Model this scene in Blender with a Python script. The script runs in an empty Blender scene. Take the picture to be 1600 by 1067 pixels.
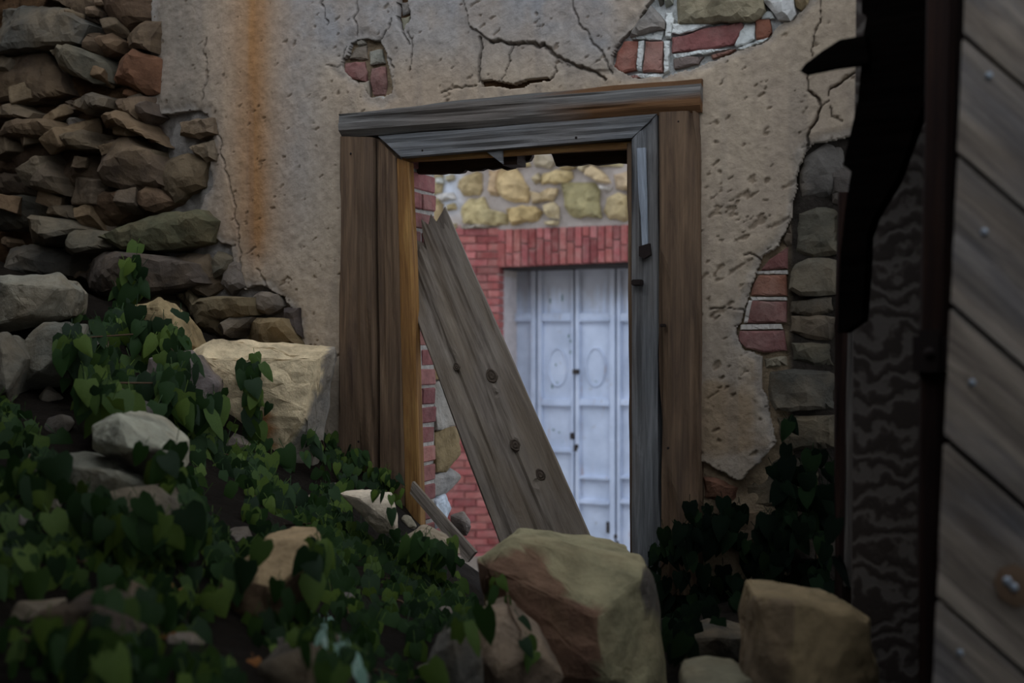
import bpy, bmesh, math, random
import numpy as np
from mathutils import Vector, Matrix, noise as mnoise

# ------------------------------------------------------------------ camera, sky, exposure
scene = bpy.context.scene
COL = scene.collection
F, CX, CY = 1800.0, 800.0, 533.5          # focal length and centre in pixels of the 1600x1067 frame
CAMZ = 1.6
CAM = Vector((0, 0, CAMZ))
cd = bpy.data.cameras.new('camera')
cam = bpy.data.objects.new('camera', cd)
COL.objects.link(cam)
cam.location = CAM
cam.rotation_euler = (math.pi / 2, 0, 0)
cd.sensor_width = 36.0
cd.sensor_fit = 'HORIZONTAL'
cd.lens = F / 1600 * 36
cd.clip_start = 0.05
cd.dof.use_dof = True
cd.dof.focus_distance = 4.35
cd.dof.aperture_fstop = 2.0
scene.camera = cam

world = bpy.data.worlds.new('sky')
scene.world = world
world.use_nodes = True
bgn = world.node_tree.nodes['Background']
bgn.inputs['Color'].default_value = (0.80, 0.88, 1.0, 1)
bgn.inputs['Strength'].default_value = 1.0

scene.view_settings.view_transform = 'Standard'
scene.view_settings.look = 'None'
scene.view_settings.gamma = 1
scene.view_settings.use_curve_mapping = False
scene.view_settings.exposure = 0.88

R = random.Random(7)
NR = np.random.RandomState(3)


# ------------------------------------------------------------------ helpers: colour, noise, projection
def lin(h):
    h = h.lstrip('#')
    o = []
    for i in (0, 2, 4):
        v = int(h[i:i + 2], 16) / 255
        o.append(v / 12.92 if v <= 0.04045 else ((v + 0.055) / 1.055) ** 2.4)
    return tuple(o) + (1.0,)


def vnoise(x, y, seed=0):
    x = np.asarray(x, float); y = np.asarray(y, float)
    xi = np.floor(x).astype(np.int64); yi = np.floor(y).astype(np.int64)
    xf = x - xi; yf = y - yi
    def h(a, b):
        n = (a * 374761393 + b * 668265263 + seed * 974634777) & 0x7fffffff
        n = ((n ^ (n >> 13)) * 1274126177) & 0x7fffffff
        n = (n ^ (n >> 16)) & 0xffff
        return n / 65535.0
    u = xf * xf * (3 - 2 * xf); v = yf * yf * (3 - 2 * yf)
    a = h(xi, yi); b = h(xi + 1, yi); c = h(xi, yi + 1); d = h(xi + 1, yi + 1)
    return (a * (1 - u) + b * u) * (1 - v) + (c * (1 - u) + d * u) * v


def fbm(x, y, octv=4, seed=0):
    s = 0; a = 0.5; t = 0
    for o in range(octv):
        s = s + a * vnoise(np.asarray(x) * 2 ** o + 17.3 * o, np.asarray(y) * 2 ** o - 9.1 * o, seed + o)
        t += a; a *= 0.5
    return s / t


def at(px, py, d):
    return Vector(((px - CX) / F * d, d, CAMZ - (py - CY) / F * d))


class Frame:
    """A vertical plane seen by the camera: local X along it (to the right), local Y into it, local Z up."""
    def __init__(self, D, ang):
        self.D = D; self.a = ang
        self.ca = math.cos(ang); self.sa = math.sin(ang)
        self.P0 = Vector((0, D, 0))
        self.M = Matrix.Translation(self.P0) @ Matrix.Rotation(-ang, 4, 'Z')
    def l(self, px, py, off=0.0):
        rx = (px - CX) / F
        t = (self.D * self.ca - off) / (rx * self.sa + self.ca)
        x = rx * t; y = t
        dx, dy = x, y - self.D
        return Vector((dx * self.ca - dy * self.sa, -off, CAMZ - (py - CY) / F * t))
    def w(self, px, py, off=0.0):
        return self.M @ self.l(px, py, off)
    def px(self, s, z, off=0.0):
        """numpy: local coords -> pixels"""
        y = -off
        wx = s * self.ca + y * self.sa
        wy = self.D - s * self.sa + y * self.ca
        return CX + F * wx / wy, CY - F * (z - CAMZ) / wy


ANG = math.radians(25)
FW = Frame(4.3, ANG)        # the plastered front wall
BW = Frame(11.13, ANG)      # the far building


def link(o, parent=None):
    COL.objects.link(o)
    if parent is not None:
        o.parent = parent
    return o


def mesh_obj(name, verts, faces, mat=None, parent=None, smooth=False, uv=None, col=None, center=False, color=None):
    me = bpy.data.meshes.new(name)
    loc = None
    if center:
        vs = [Vector(v) for v in verts]
        loc = Vector((sum(v.x for v in vs) / len(vs), sum(v.y for v in vs) / len(vs), min(v.z for v in vs)))
        verts = [v - loc for v in vs]
    me.from_pydata([tuple(v) for v in verts], [], [tuple(f) for f in faces])
    if mat:
        me.materials.append(mat)
    if uv is not None:
        lay = me.uv_layers.new(name='UVMap')
        for p in me.polygons:
            for li in p.loop_indices:
                lay.data[li].uv = uv[me.loops[li].vertex_index]
    if col is not None:
        at_ = me.color_attributes.new('Col', 'FLOAT_COLOR', 'POINT')
        at_.data.foreach_set('color', np.asarray(col, np.float32).ravel())
    if smooth:
        me.polygons.foreach_set('use_smooth', [True] * len(me.polygons))
    me.update()
    o = bpy.data.objects.new(name, me)
    if loc is not None:
        o.location = loc
    if color is not None:
        o.color = color
    return link(o, parent)


def tag(o, label=None, cat=None, group=None, kind=None):
    if label: o['label'] = label
    if cat: o['category'] = cat
    if group: o['group'] = group
    if kind: o['kind'] = kind
    return o


def empty(name, loc=(0, 0, 0), rz=0.0):
    o = bpy.data.objects.new(name, None)
    o.location = loc; o.rotation_euler = (0, 0, rz)
    o.empty_display_size = 0.05
    return link(o)


# ------------------------------------------------------------------ materials
class NT:
    def __init__(self, name):
        self.m = bpy.data.materials.new(name)
        self.m.use_nodes = True
        self.t = self.m.node_tree
        self.b = self.t.nodes['Principled BSDF']
    def n(self, typ, **kw):
        nd = self.t.nodes.new(typ)
        for k, v in kw.items():
            if k.startswith('i_'):
                nd.inputs[k[2:].replace('_', ' ')].default_value = v
            else:
                setattr(nd, k, v)
        return nd
    def k(self, a, b):
        self.t.links.new(a, b)
    def ramp(self, fac, stops):
        r = self.n('ShaderNodeValToRGB')
        el = r.color_ramp.elements
        el[0].position, el[0].color = stops[0]
        el[1].position, el[1].color = stops[-1]
        for p, c in stops[1:-1]:
            e = el.new(p); e.color = c
        self.k(fac, r.inputs['Fac'])
        return r.outputs['Color']
    def mix(self, fac, a, b, mode='MIX'):
        m = self.n('ShaderNodeMix', data_type='RGBA', blend_type=mode)
        for s, v in ((m.inputs[0], fac), (m.inputs[6], a), (m.inputs[7], b)):
            if hasattr(v, 'is_output') or hasattr(v, 'links'):
                self.k(v, s)
            else:
                s.default_value = v
        return m.outputs[2]
    def noise(self, vec, scale, detail=6, rough=0.6, dist=0.0):
        nd = self.n('ShaderNodeTexNoise')
        nd.inputs['Scale'].default_value = scale
        nd.inputs['Detail'].default_value = detail
        nd.inputs['Roughness'].default_value = rough
        nd.inputs['Distortion'].default_value = dist
        if vec is not None:
            self.k(vec, nd.inputs['Vector'])
        return nd.outputs['Fac']
    def bump(self, h, strength=0.5, dist=0.02, chain=None):
        b = self.n('ShaderNodeBump')
        b.inputs['Strength'].default_value = strength
        b.inputs['Distance'].default_value = dist
        self.k(h, b.inputs['Height'])
        if chain is not None:
            self.k(chain, b.inputs['Normal'])
        return b.outputs['Normal']
    def done(self, color, normal=None, rough=0.9, spec=0.2):
        self.k(color, self.b.inputs['Base Color']) if hasattr(color, 'links') else None
        if normal is not None:
            self.k(normal, self.b.inputs['Normal'])
        self.b.inputs['Roughness'].default_value = rough
        self.b.inputs['Specular IOR Level'].default_value = spec
        return self.m


def world_vec(nt):
    g = nt.n('ShaderNodeNewGeometry')
    return g.outputs['Position']


def g4(v):
    return (v, v, v, 1)


def mat_rock(name, use_attr=False, scale=9.0, lo=0.45, hi=1.45, bump=0.6, rough=0.95, tint=('#a58a66', 0.25)):
    """Stone / brick: object colour (or Col attribute) broken up by procedural mottling and relief."""
    nt = NT(name)
    pos = world_vec(nt)
    if use_attr:
        base = nt.n('ShaderNodeAttribute', attribute_name='Col').outputs['Color']
    else:
        base = nt.n('ShaderNodeObjectInfo').outputs['Color']
    n1 = nt.noise(pos, scale, 8, 0.65)
    v = nt.ramp(n1, [(0.25, g4(lo)), (0.5, g4(1.0)), (0.75, g4(hi))])
    c = nt.mix(1.0, base, v, 'MULTIPLY')
    n2 = nt.noise(pos, scale * 0.35, 4, 0.6)
    f = nt.ramp(n2, [(0.45, g4(0)), (0.7, g4(tint[1]))])
    c = nt.mix(f, c, lin(tint[0]))
    n3 = nt.noise(pos, scale * 9, 6, 0.7)
    nb = nt.bump(n1, bump, 0.03)
    nb = nt.bump(n3, bump * 0.8, 0.006, nb)
    return nt.done(c, nb, rough, 0.15)


def mat_wood(name, dark, mid, light, gscale=22.0, patch=None, bump=0.6, pscale=2.0, rough=0.85, fibre=0.72, spec=0.2, stain=None):
    """Weathered timber: UV u runs along the board in metres, v across."""
    nt = NT(name)
    uv = nt.n('ShaderNodeUVMap').outputs['UV']
    oi = nt.n('ShaderNodeObjectInfo').outputs['Random']
    add = nt.n('ShaderNodeVectorMath', operation='ADD')
    mul = nt.n('ShaderNodeMath', operation='MULTIPLY'); mul.inputs[1].default_value = 37.0
    nt.k(oi, mul.inputs[0])
    nt.k(uv, add.inputs[0]); nt.k(mul.outputs[0], add.inputs[1])
    mp = nt.n('ShaderNodeMapping')
    mp.inputs['Scale'].default_value = (1.3, gscale, 1)
    nt.k(add.outputs[0], mp.inputs['Vector'])
    n1 = nt.noise(mp.outputs[0], 2.2, 8, 0.65, 0.6)
    col = nt.ramp(n1, [(0.22, lin(dark)), (0.5, lin(mid)), (0.80, lin(light))])
    mp2 = nt.n('ShaderNodeMapping')
    mp2.inputs['Scale'].default_value = (1.0, 3.5, 1)
    nt.k(add.outputs[0], mp2.inputs['Vector'])
    n2 = nt.noise(mp2.outputs[0], pscale, 4, 0.55)
    if patch:
        f = nt.ramp(n2, [(0.42, g4(0)), (0.62, g4(0.85))])
        pc = nt.mix(0.55, lin(patch), col)
        col = nt.mix(f, col, pc)
    mp3 = nt.n('ShaderNodeMapping')
    mp3.inputs['Scale'].default_value = (1.5, gscale * 5, 1)
    nt.k(add.outputs[0], mp3.inputs['Vector'])
    n3 = nt.noise(mp3.outputs[0], 2.0, 6, 0.7, 0.3)
    fib = nt.ramp(n3, [(0.3, g4(fibre)), (0.6, g4(1.08))])
    col = nt.mix(1.0, col, fib, 'MULTIPLY')
    if stain:                                   # a brown stain along part of the board: (u from, u full, v from, v full, colour)
        sx = nt.n('ShaderNodeSeparateXYZ'); nt.k(uv, sx.inputs[0])
        facs = []
        for ch, a, b in ((0, stain[0], stain[1]), (1, stain[2], stain[3])):
            wob = nt.n('ShaderNodeMath', operation='MULTIPLY_ADD'); nt.k(n2, wob.inputs[0])
            wob.inputs[1].default_value = .5 if ch == 0 else .06
            nt.k(sx.outputs[ch], wob.inputs[2])
            mr = nt.n('ShaderNodeMapRange'); nt.k(wob.outputs[0], mr.inputs[0])
            mr.inputs[1].default_value = a + (.25 if ch == 0 else .03); mr.inputs[2].default_value = b + (.25 if ch == 0 else .03)
            facs.append(mr.outputs[0])
        mm = nt.n('ShaderNodeMath', operation='MULTIPLY'); nt.k(facs[0], mm.inputs[0]); nt.k(facs[1], mm.inputs[1])
        col = nt.mix(mm.outputs[0], col, nt.mix(1.0, lin(stain[4]), fib, 'MULTIPLY'))
    nb = nt.bump(n1, bump, 0.01)
    nb = nt.bump(n3, bump, 0.004, nb)
    return nt.done(col, nb, rough, spec)


def mat_attr(name, scale=30.0, lo=0.75, hi=1.2, bump=0.35, bd=0.006):
    """Plaster, mortar, soil: colour from the Col attribute (stains with a shape of their own), fine grain on top."""
    nt = NT(name)
    pos = world_vec(nt)
    base = nt.n('ShaderNodeAttribute', attribute_name='Col').outputs['Color']
    n1 = nt.noise(pos, scale, 8, 0.7)
    v = nt.ramp(n1, [(0.3, g4(lo)), (0.7, g4(hi))])
    c = nt.mix(1.0, base, v, 'MULTIPLY')
    n2 = nt.noise(pos, scale * 5, 5, 0.7)
    nb = nt.bump(n1, bump, bd * 2)
    nb = nt.bump(n2, bump, bd, nb)
    return nt.done(c, nb, 0.95, 0.1)


def mat_plain(name, c, rough=0.7, metal=0.0, bump=0.2, scale=60, lo=0.8, hi=1.15):
    nt = NT(name)
    pos = world_vec(nt)
    n1 = nt.noise(pos, scale, 5, 0.6)
    v = nt.ramp(n1, [(0.3, g4(lo)), (0.7, g4(hi))])
    col = nt.mix(1.0, lin(c), v, 'MULTIPLY')
    nt.b.inputs['Metallic'].default_value = metal
    return nt.done(col, nt.bump(n1, bump, 0.004), rough, 0.3)


def mat_leaf(name, c1, c2, c3, rough=0.5, spec=0.35):
    nt = NT(name)
    oi = nt.n('ShaderNodeObjectInfo').outputs['Random']
    col = nt.ramp(oi, [(0.0, lin(c1)), (0.6, lin(c2)), (1.0, lin(c3))])
    n1 = nt.noise(nt.n('ShaderNodeTexCoord').outputs['Object'], 40, 4, 0.6)
    v = nt.ramp(n1, [(0.3, g4(0.8)), (0.7, g4(1.2))])
    col = nt.mix(1.0, col, v, 'MULTIPLY')
    nt.done(col, nt.bump(n1, 0.2, 0.003), rough, spec)
    tr = nt.n('ShaderNodeBsdfTranslucent')
    nt.k(col, tr.inputs['Color'])
    mx = nt.n('ShaderNodeMixShader'); mx.inputs[0].default_value = 0.25
    nt.k(nt.b.outputs[0], mx.inputs[1]); nt.k(tr.outputs[0], mx.inputs[2])
    nt.k(mx.outputs[0], nt.t.nodes['Material Output'].inputs['Surface'])
    return nt.m


M = {}
M['rock'] = mat_rock('rock')
M['rock_attr'] = mat_rock('rock_patina_and_shade', use_attr=True, scale=11)  # facet patches carry patina and, on one boulder, painted shade
M['brick'] = mat_rock('brick_clay', scale=28, lo=0.7, hi=1.3, bump=0.35, tint=('#b9a79a', 0.18))
M['far_stone'] = mat_rock('far_stone', scale=10, lo=0.55, hi=1.35, bump=0.5, tint=('#b9a06a', 0.2))
M['plaster'] = mat_attr('plaster', 26, 0.78, 1.18, 0.4, 0.006)
M['core'] = mat_attr('mortar_core', 24, 0.6, 1.3, 0.7, 0.012)
M['soil'] = mat_attr('soil', 14, 0.6, 1.35, 0.8, 0.02)
M['far_mortar'] = mat_attr('far_mortar', 12, 0.8, 1.15, 0.5, 0.01)
M['wood_frame'] = mat_wood('weathered_frame_wood', '#41322a', '#67523f', '#836a52', 13, '#54463a', 0.6, fibre=.70)
M['wood_beam'] = mat_wood('grey_beam_wood', '#403e3c', '#666461', '#88847e', 26, '#5d4a3a', 0.6, 1.0, stain=(.85, 1.05, .05, .075, '#6a4a2e'))
M['wood_grey'] = mat_wood('silver_grey_wood', '#3e3e40', '#686868', '#8e8e8e', 22, '#6b6158', 0.6)
M['wood_raw'] = mat_wood('raw_orange_wood', '#4a321c', '#8a6236', '#b08a50', 14, '#6a5038', 0.5)
M['wood_plank'] = mat_wood('old_plank_wood', '#4c4238', '#766b60', '#908577', 7, '#67563f', 0.8, 2.4, fibre=0.8)
M['wood_knot'] = mat_wood('plank_knot', '#342b24', '#51453a', '#665848', 10, None, 0.6)
M['wood_pale'] = mat_wood('bleached_splinter_wood', '#6c7076', '#9298a0', '#b4b8bc', 16, None, 0.5)
M['wood_dark'] = mat_wood('dark_inner_wood', '#1c120c', '#33241a', '#4a3524', 16, None, 0.5)
M['wood_tar_shade'] = mat_wood('tarred_and_shaded_wood', '#040303', '#090706', '#100c0a', 16, None, 0.4, rough=1.0, spec=0.0)  # near-black base holds shade as well as tar
M['wood_shed'] = mat_wood('shed_board_wood', '#3a3430', '#7a6e62', '#a89a88', 9, '#5c6068', 0.5, 3.0)
M['wood_red'] = mat_wood('shed_post_wood', '#120a08', '#25150f', '#3a2418', 14, None, 0.5)
M['core_plain'] = mat_plain('added_side_wall', '#6a5c4c', 0.95, 0, .6, 9, .6, 1.3)
M['nail'] = mat_plain('nail_metal', '#8e959c', 0.5, 0.5)
M['iron'] = mat_plain('rusty_iron', '#241a16', 0.8, 0.3)
M['stem'] = mat_plain('ivy_stem', '#4a3826', 0.9)
M['leaf'] = mat_leaf('ivy_leaf', '#1a2c15', '#2b441c', '#586b28', .6, .2)
M['leaf_shaded'] = mat_leaf('shaded_ivy_leaf', '#0a120c', '#101c10', '#1c2a16', .9, .05)  # darker copy of the ivy leaf, shade put into its colour
M['leaf_pale'] = mat_leaf('pale_leaf', '#7fa08c', '#9dbba8', '#b5ccbc')
M['leaf_dry'] = mat_leaf('dry_leaf', '#7d4a26', '#9a6032', '#b87a44')


def mat_plywood():
    nt = NT('plywood')
    uv = nt.n('ShaderNodeUVMap').outputs['UV']
    mp = nt.n('ShaderNodeMapping'); mp.inputs['Scale'].default_value = (1.0, 1.0, 1)
    nt.k(uv, mp.inputs['Vector'])
    w = nt.n('ShaderNodeTexWave', wave_type='BANDS', bands_direction='X')
    w.inputs['Scale'].default_value = 5.5
    w.inputs['Distortion'].default_value = 13.0
    w.inputs['Detail'].default_value = 3.0
    w.inputs['Detail Scale'].default_value = 1.8
    nt.k(mp.outputs[0], w.inputs['Vector'])
    col = nt.ramp(w.outputs['Fac'], [(0.2, lin('#332b26')), (0.55, lin('#423a34')), (0.85, lin('#57504a'))])
    return nt.done(col, nt.bump(w.outputs['Fac'], 0.3, 0.004), 0.8, 0.2)


M['plywood'] = mat_plywood()


def mat_blue_door():
    nt = NT('blue_white_paint')
    pos = world_vec(nt)
    n1 = nt.noise(pos, 3.0, 6, 0.6)
    col = nt.ramp(n1, [(0.3, lin('#a9b4c8')), (0.6, lin('#c3cde0')), (0.8, lin('#d2d8e6'))])
    n2 = nt.noise(pos, 9.0, 8, 0.7)
    f = nt.ramp(n2, [(0.62, g4(0)), (0.72, g4(0.55))])
    col = nt.mix(f, col, lin('#8f8478'))
    n3 = nt.noise(pos, 22.0, 5, 0.6, 1.0)
    f3 = nt.ramp(n3, [(0.70, g4(0)), (0.74, g4(0.8))])
    col = nt.mix(f3, col, lin('#4f7a76'))
    mp = nt.n('ShaderNodeMapping'); mp.inputs['Scale'].default_value = (9, 9, 1.3)
    nt.k(pos, mp.inputs['Vector'])
    n4 = nt.noise(mp.outputs[0], 2.0, 5, 0.6)
    f4 = nt.ramp(n4, [(0.64, g4(0)), (0.76, g4(0.6))])
    col = nt.mix(f4, col, lin('#a06a3c'))
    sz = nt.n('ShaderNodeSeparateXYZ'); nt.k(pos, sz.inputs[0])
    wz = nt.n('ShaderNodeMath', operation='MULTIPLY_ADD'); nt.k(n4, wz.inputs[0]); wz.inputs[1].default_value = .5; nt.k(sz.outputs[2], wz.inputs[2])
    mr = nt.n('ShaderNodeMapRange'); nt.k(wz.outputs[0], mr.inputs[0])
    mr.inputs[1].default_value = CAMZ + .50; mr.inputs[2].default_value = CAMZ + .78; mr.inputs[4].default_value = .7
    col = nt.mix(mr.outputs[0], col, lin('#857d76'))  # grime over the top panels, partly painting the arch's shade
    return nt.done(col, nt.bump(n2, 0.15, 0.01), 0.6, 0.3)


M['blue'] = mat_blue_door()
M['rust'] = mat_plain('rusty_lock_iron', '#3a3432', 0.8, 0.2)
M['teal'] = mat_plain('old_teal_paint', '#587674', 0.8)

# ------------------------------------------------------------------ mesh builders


def timber8(name, P, mat, parent=None, nl=24, nx=8, ny=3, bev=0.006, warp=0.004, groove=0.002, jag0=0.0, jag1=0.0,
            seed=0, gfreq=45.0, center=False, knots=()):
    """P: start a,b (front) b',a' (back) then end a,b,b',a'.  A worn board with rounded arrises, warp and grain furrows."""
    P = [Vector(p) for p in P]
    L = ((P[4] - P[0]).length + (P[5] - P[1]).length) / 2
    W = ((P[1] - P[0]).length + (P[5] - P[4]).length) / 2
    T = ((P[3] - P[0]).length + (P[7] - P[4]).length) / 2
    bv = min(bev / W, 0.3); bw = min(bev / T, 0.3)
    ring = []
    for i in range(nx + 1): ring.append((bv + (1 - 2 * bv) * i / nx, 0.0, 0))
    for i in range(ny + 1): ring.append((1.0, bw + (1 - 2 * bw) * i / ny, 1))
    for i in range(nx + 1): ring.append((1 - bv - (1 - 2 * bv) * i / nx, 1.0, 2))
    for i in range(ny + 1): ring.append((0.0, 1 - bw - (1 - 2 * bw) * i / ny, 3))
    n = len(ring)
    A = np.array([tuple(p) for p in P])
    v = np.array([r[0] for r in ring]); w = np.array([r[1] for r in ring]); sd = np.array([r[2] for r in ring])
    per = np.where(sd == 0, v * W, np.where(sd == 1, W + w * T, np.where(sd == 2, W + T + (1 - v) * W, 2 * W + T + (1 - w) * T)))
    verts = []; uvs = []
    rs = np.random.RandomState(seed + 11)
    u0 = jag0 * (fbm(v * W * 40 + seed, w * 2.0, 2, seed + 5) ) ; u1 = jag1 * (fbm(v * W * 45 + seed, w * 2.0, 2, seed + 6))
    cen = A.mean(0)
    dv = (A[1] - A[0]) / max(W, 1e-6); dw = (A[3] - A[0]) / max(T, 1e-6)
    outd = np.where((sd == 0)[:, None], -dw, np.where((sd == 1)[:, None], dv, np.where((sd == 2)[:, None], dw, -dv)))
    for k in range(nl + 1):
        u = k / nl
        uu = u0 / L * 1.0 + (1 - u1 / L - u0 / L) * u if True else u
        s = lambda i, j: np.outer(1 - uu, A[i]) + np.outer(uu, A[j])
        a, b, b2, a2 = s(0, 4), s(1, 5), s(2, 6), s(3, 7)
        pos = ((a * (1 - v)[:, None] + b * v[:, None]) * (1 - w)[:, None] + (a2 * (1 - v)[:, None] + b2 * v[:, None]) * w[:, None])
        ul = uu * L
        g = -groove * 2.2 * np.clip(fbm(ul * 1.6 + seed * 3.1, per * gfreq + 1.2 * fbm(ul * 2, per * 6, 2, seed), 3, seed + 1) - 0.52, 0, 1) * 5
        wv = warp * (fbm(ul * 2.5 + seed, per * 4 + 3, 3, seed + 2) - 0.5) * 2
        for (ku, kv, kr, kd) in knots:
            dd = np.sqrt(((uu - ku) * L) ** 2 + ((v - kv) * W) ** 2) / kr
            g = g + np.where(sd == 0, kd * np.exp(-dd ** 2) - 1.5 * kd * np.exp(-(dd * 2.2) ** 2), 0)
        pos = pos + outd * (g + wv)[:, None]
        verts.append(pos); uvs.append(np.stack([ul, per], 1))
    V = np.concatenate(verts); UV = np.concatenate(uvs)
    faces = []
    for k in range(nl):
        for i in range(n):
            j = (i + 1) % n
            faces.append((k * n + i, k * n + j, (k + 1) * n + j, (k + 1) * n + i))
    c0 = len(V); c1 = c0 + 1
    V = np.concatenate([V, V[:n].mean(0)[None], V[nl * n:nl * n + n].mean(0)[None]])
    UV = np.concatenate([UV, [[0, 0]], [[L, 0]]])
    for i in range(n):
        j = (i + 1) % n
        faces.append((c0, j, i)); faces.append((c1, nl * n + i, nl * n + j))
    return mesh_obj(name, V, faces, mat, parent, uv=UV, center=center)


def board_px(name, fr, a, b, c, d, off, thick, mat, parent, **kw):
    """A board seen as the quad a-b (one end) to d-c (other end) on plane fr, its front `off` proud of the plane."""
    pts = [fr.l(*a, off), fr.l(*b, off)]
    bk = Vector((0, thick, 0))
    end = [fr.l(*d, off), fr.l(*c, off)]
    P = [pts[0], pts[1], pts[1] + bk, pts[0] + bk, end[0], end[1], end[1] + bk, end[0] + bk]
    return timber8(name, P, mat, parent, **kw)


def resample(poly, step):
    out = []
    n = len(poly)
    for i in range(n):
        a = Vector(poly[i]); b = Vector(poly[(i + 1) % n])
        k = max(1, int(round((b - a).length / step)))
        for j in range(k):
            out.append(a.lerp(b, j / k))
    return out


def stone_mesh(poly, front, depth, seed, bulge=0.03, edge=0.012, jit=0.004, tilt=0.15, rings=4, step=0.03, rough=0.010):
    """Masonry stone: local outline (s,z) with a broken, faceted face standing `front` out of the wall (local -Y)."""
    r = random.Random(seed)
    pts = resample([(p[0], p[1], 0) for p in poly], step)
    area = sum(pts[i].x * pts[(i + 1) % len(pts)].y - pts[(i + 1) % len(pts)].x * pts[i].y for i in range(len(pts)))
    if area < 0:
        pts.reverse()
    c = Vector((sum(p.x for p in pts) / len(pts), sum(p.y for p in pts) / len(pts), 0))
    n = len(pts)
    pts = [p + (p - c).normalized() * r.uniform(-jit, jit) for p in pts]
    size = max((p - c).length for p in pts)
    off = Vector((r.uniform(-50, 50), r.uniform(-50, 50), r.uniform(-50, 50)))
    planes = [(r.uniform(-tilt, tilt) * .5, r.uniform(-tilt, tilt) * .5, bulge)]
    for _ in range(4):
        t = r.uniform(0, 6.283)
        planes.append((math.cos(t) * (tilt * 1.6 + bulge / size), math.sin(t) * (tilt * 1.6 + bulge / size), bulge * r.uniform(1.0, 1.6)))
    def yy(q):
        d = q - c
        f = min(h + gx * d.x + gy * d.y for gx, gy, h in planes)
        f = max(f, -bulge * 1.5)
        return front + f + rough * mnoise.fractal(Vector((q.x * 14, q.y * 14, 0)) + off, 0.75, 2.1, 5)
    ins = [c + (p - c) * (1 - min(.35, edge * 1.3 / max((p - c).length, 1e-4))) for p in pts]
    co = [Vector((p.x, p.y)) for p in pts] + [Vector((p.x, p.y)) for p in ins]
    xs = [p.x for p in pts]; ys = [p.y for p in pts]
    g = step * .8
    yv = min(ys) + g * .5
    ip = [(p.x, p.y) for p in ins]
    while yv < max(ys):
        xv = min(xs) + g * r.uniform(.2, .8)
        while xv < max(xs):
            q = (xv + r.uniform(-.35, .35) * g, yv + r.uniform(-.35, .35) * g)
            if _inside(ip, *q):
                co.append(Vector(q))
            xv += g
        yv += g
    from mathutils.geometry import delaunay_2d_cdt
    vo, eo, fo, ov, _, _ = delaunay_2d_cdt(co, [(i, (i + 1) % n) for i in range(n)], [], 1, 1e-6)
    verts, faces = [], []
    rim = {}
    for i, v in enumerate(vo):
        q = Vector((v.x, v.y, 0))
        o = ov[i]
        isrim = any(k < n for k in o)
        if isrim:
            rim[min(k for k in o if k < n)] = i
            verts.append((v.x, -(yy(q) - edge), v.y))
        else:
            verts.append((v.x, -yy(q), v.y))
    for f in fo:
        a, b, c_ = (vo[k] for k in f[:3])
        ar = (b.x - a.x) * (c_.y - a.y) - (c_.x - a.x) * (b.y - a.y)
        faces.append(tuple(f) if ar > 0 else tuple(reversed(f)))
    ring = [rim[k] for k in range(n) if k in rim]
    b0 = len(verts)
    for k in ring:
        verts.append((verts[k][0], max(depth, verts[k][1] + .01), verts[k][2]))
    m = len(ring)
    for i in range(m):
        j = (i + 1) % m
        faces.append((ring[j], ring[i], b0 + i, b0 + j))
    return verts, faces


def _inside(poly, x, y):
    c = False
    n = len(poly)
    for i in range(n):
        x1, y1 = poly[i]; x2, y2 = poly[i - 1]
        if (y1 > y) != (y2 > y) and x < (x2 - x1) * (y - y1) / (y2 - y1) + x1:
            c = not c
    return c


def wall_stone(fr, poly_px, front, depth, color, parent, name='stone', mat='rock', seed=None, **kw):
    seed = R.randint(0, 10 ** 6) if seed is None else seed
    loc = [fr.l(px, py, front) for px, py in poly_px]
    v, f = stone_mesh([(p.x, p.z) for p in loc], front, depth, seed, **kw)
    return mesh_obj(name, v, f, M[mat], parent, color=color, smooth=kw.get('smooth', False))


def jitc(h, amt=0.12, sat=0.72):
    c = lin(h); g = .3 * c[0] + .55 * c[1] + .15 * c[2]
    c = tuple(g + (v - g) * sat for v in c[:3]); k = 1 + R.uniform(-amt, amt)
    return (min(1, c[0] * k * (1 + R.uniform(-.05, .05))), c[1] * k, c[2] * k * (1 + R.uniform(-.05, .05)), 1)


def hull_rock(name, pts, mat, seed=0, bevel=0.008, amp=0.010, cuts=3, colfun=None, color=None, parent=None, freq=9.0):
    bm = bmesh.new()
    for p in pts:
        bm.verts.new(p)
    r = bmesh.ops.convex_hull(bm, input=bm.verts)
    dead = {g for k in ('geom_unused', 'geom_interior') for g in r[k] if isinstance(g, bmesh.types.BMVert)}
    bmesh.ops.delete(bm, geom=list(dead), context='VERTS')
    bmesh.ops.dissolve_limit(bm, angle_limit=math.radians(6), verts=bm.verts, edges=bm.edges)
    bmesh.ops.bevel(bm, geom=list(bm.edges), offset=bevel, segments=2, profile=0.6, affect='EDGES', clamp_overlap=True)
    bmesh.ops.triangulate(bm, faces=bm.faces)
    vl = [v.co for v in bm.verts]
    size = max((q - vl[0]).length for q in vl)
    for _ in range(cuts):
        long = [e for e in bm.edges if e.calc_length() > size / 16]
        if not long: break
        bmesh.ops.subdivide_edges(bm, edges=long, cuts=1)
        bmesh.ops.triangulate(bm, faces=bm.faces)
    bm.normal_update()
    off = Vector((seed * 1.37 % 97, seed * 2.11 % 89, seed * 0.77 % 83))
    for v in bm.verts:
        q = v.co + off
        d = mnoise.fractal(q * freq, 0.9, 2.0, 5) * amp
        d += (mnoise.cell(q * freq * 0.8) - 0.0) * amp * 0.35
        v.co += v.normal * d
    bmesh.ops.recalc_face_normals(bm, faces=bm.faces)
    bm.verts.ensure_lookup_table()
    vs = [v.co.copy() for v in bm.verts]; fs = [[v.index for v in f.verts] for f in bm.faces]
    col = None
    if colfun:
        col = [colfun(v.co) for v in bm.verts]
    bm.free()
    return mesh_obj(name, vs, fs, mat, parent, smooth=False, col=col, center=True, color=color)


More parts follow.
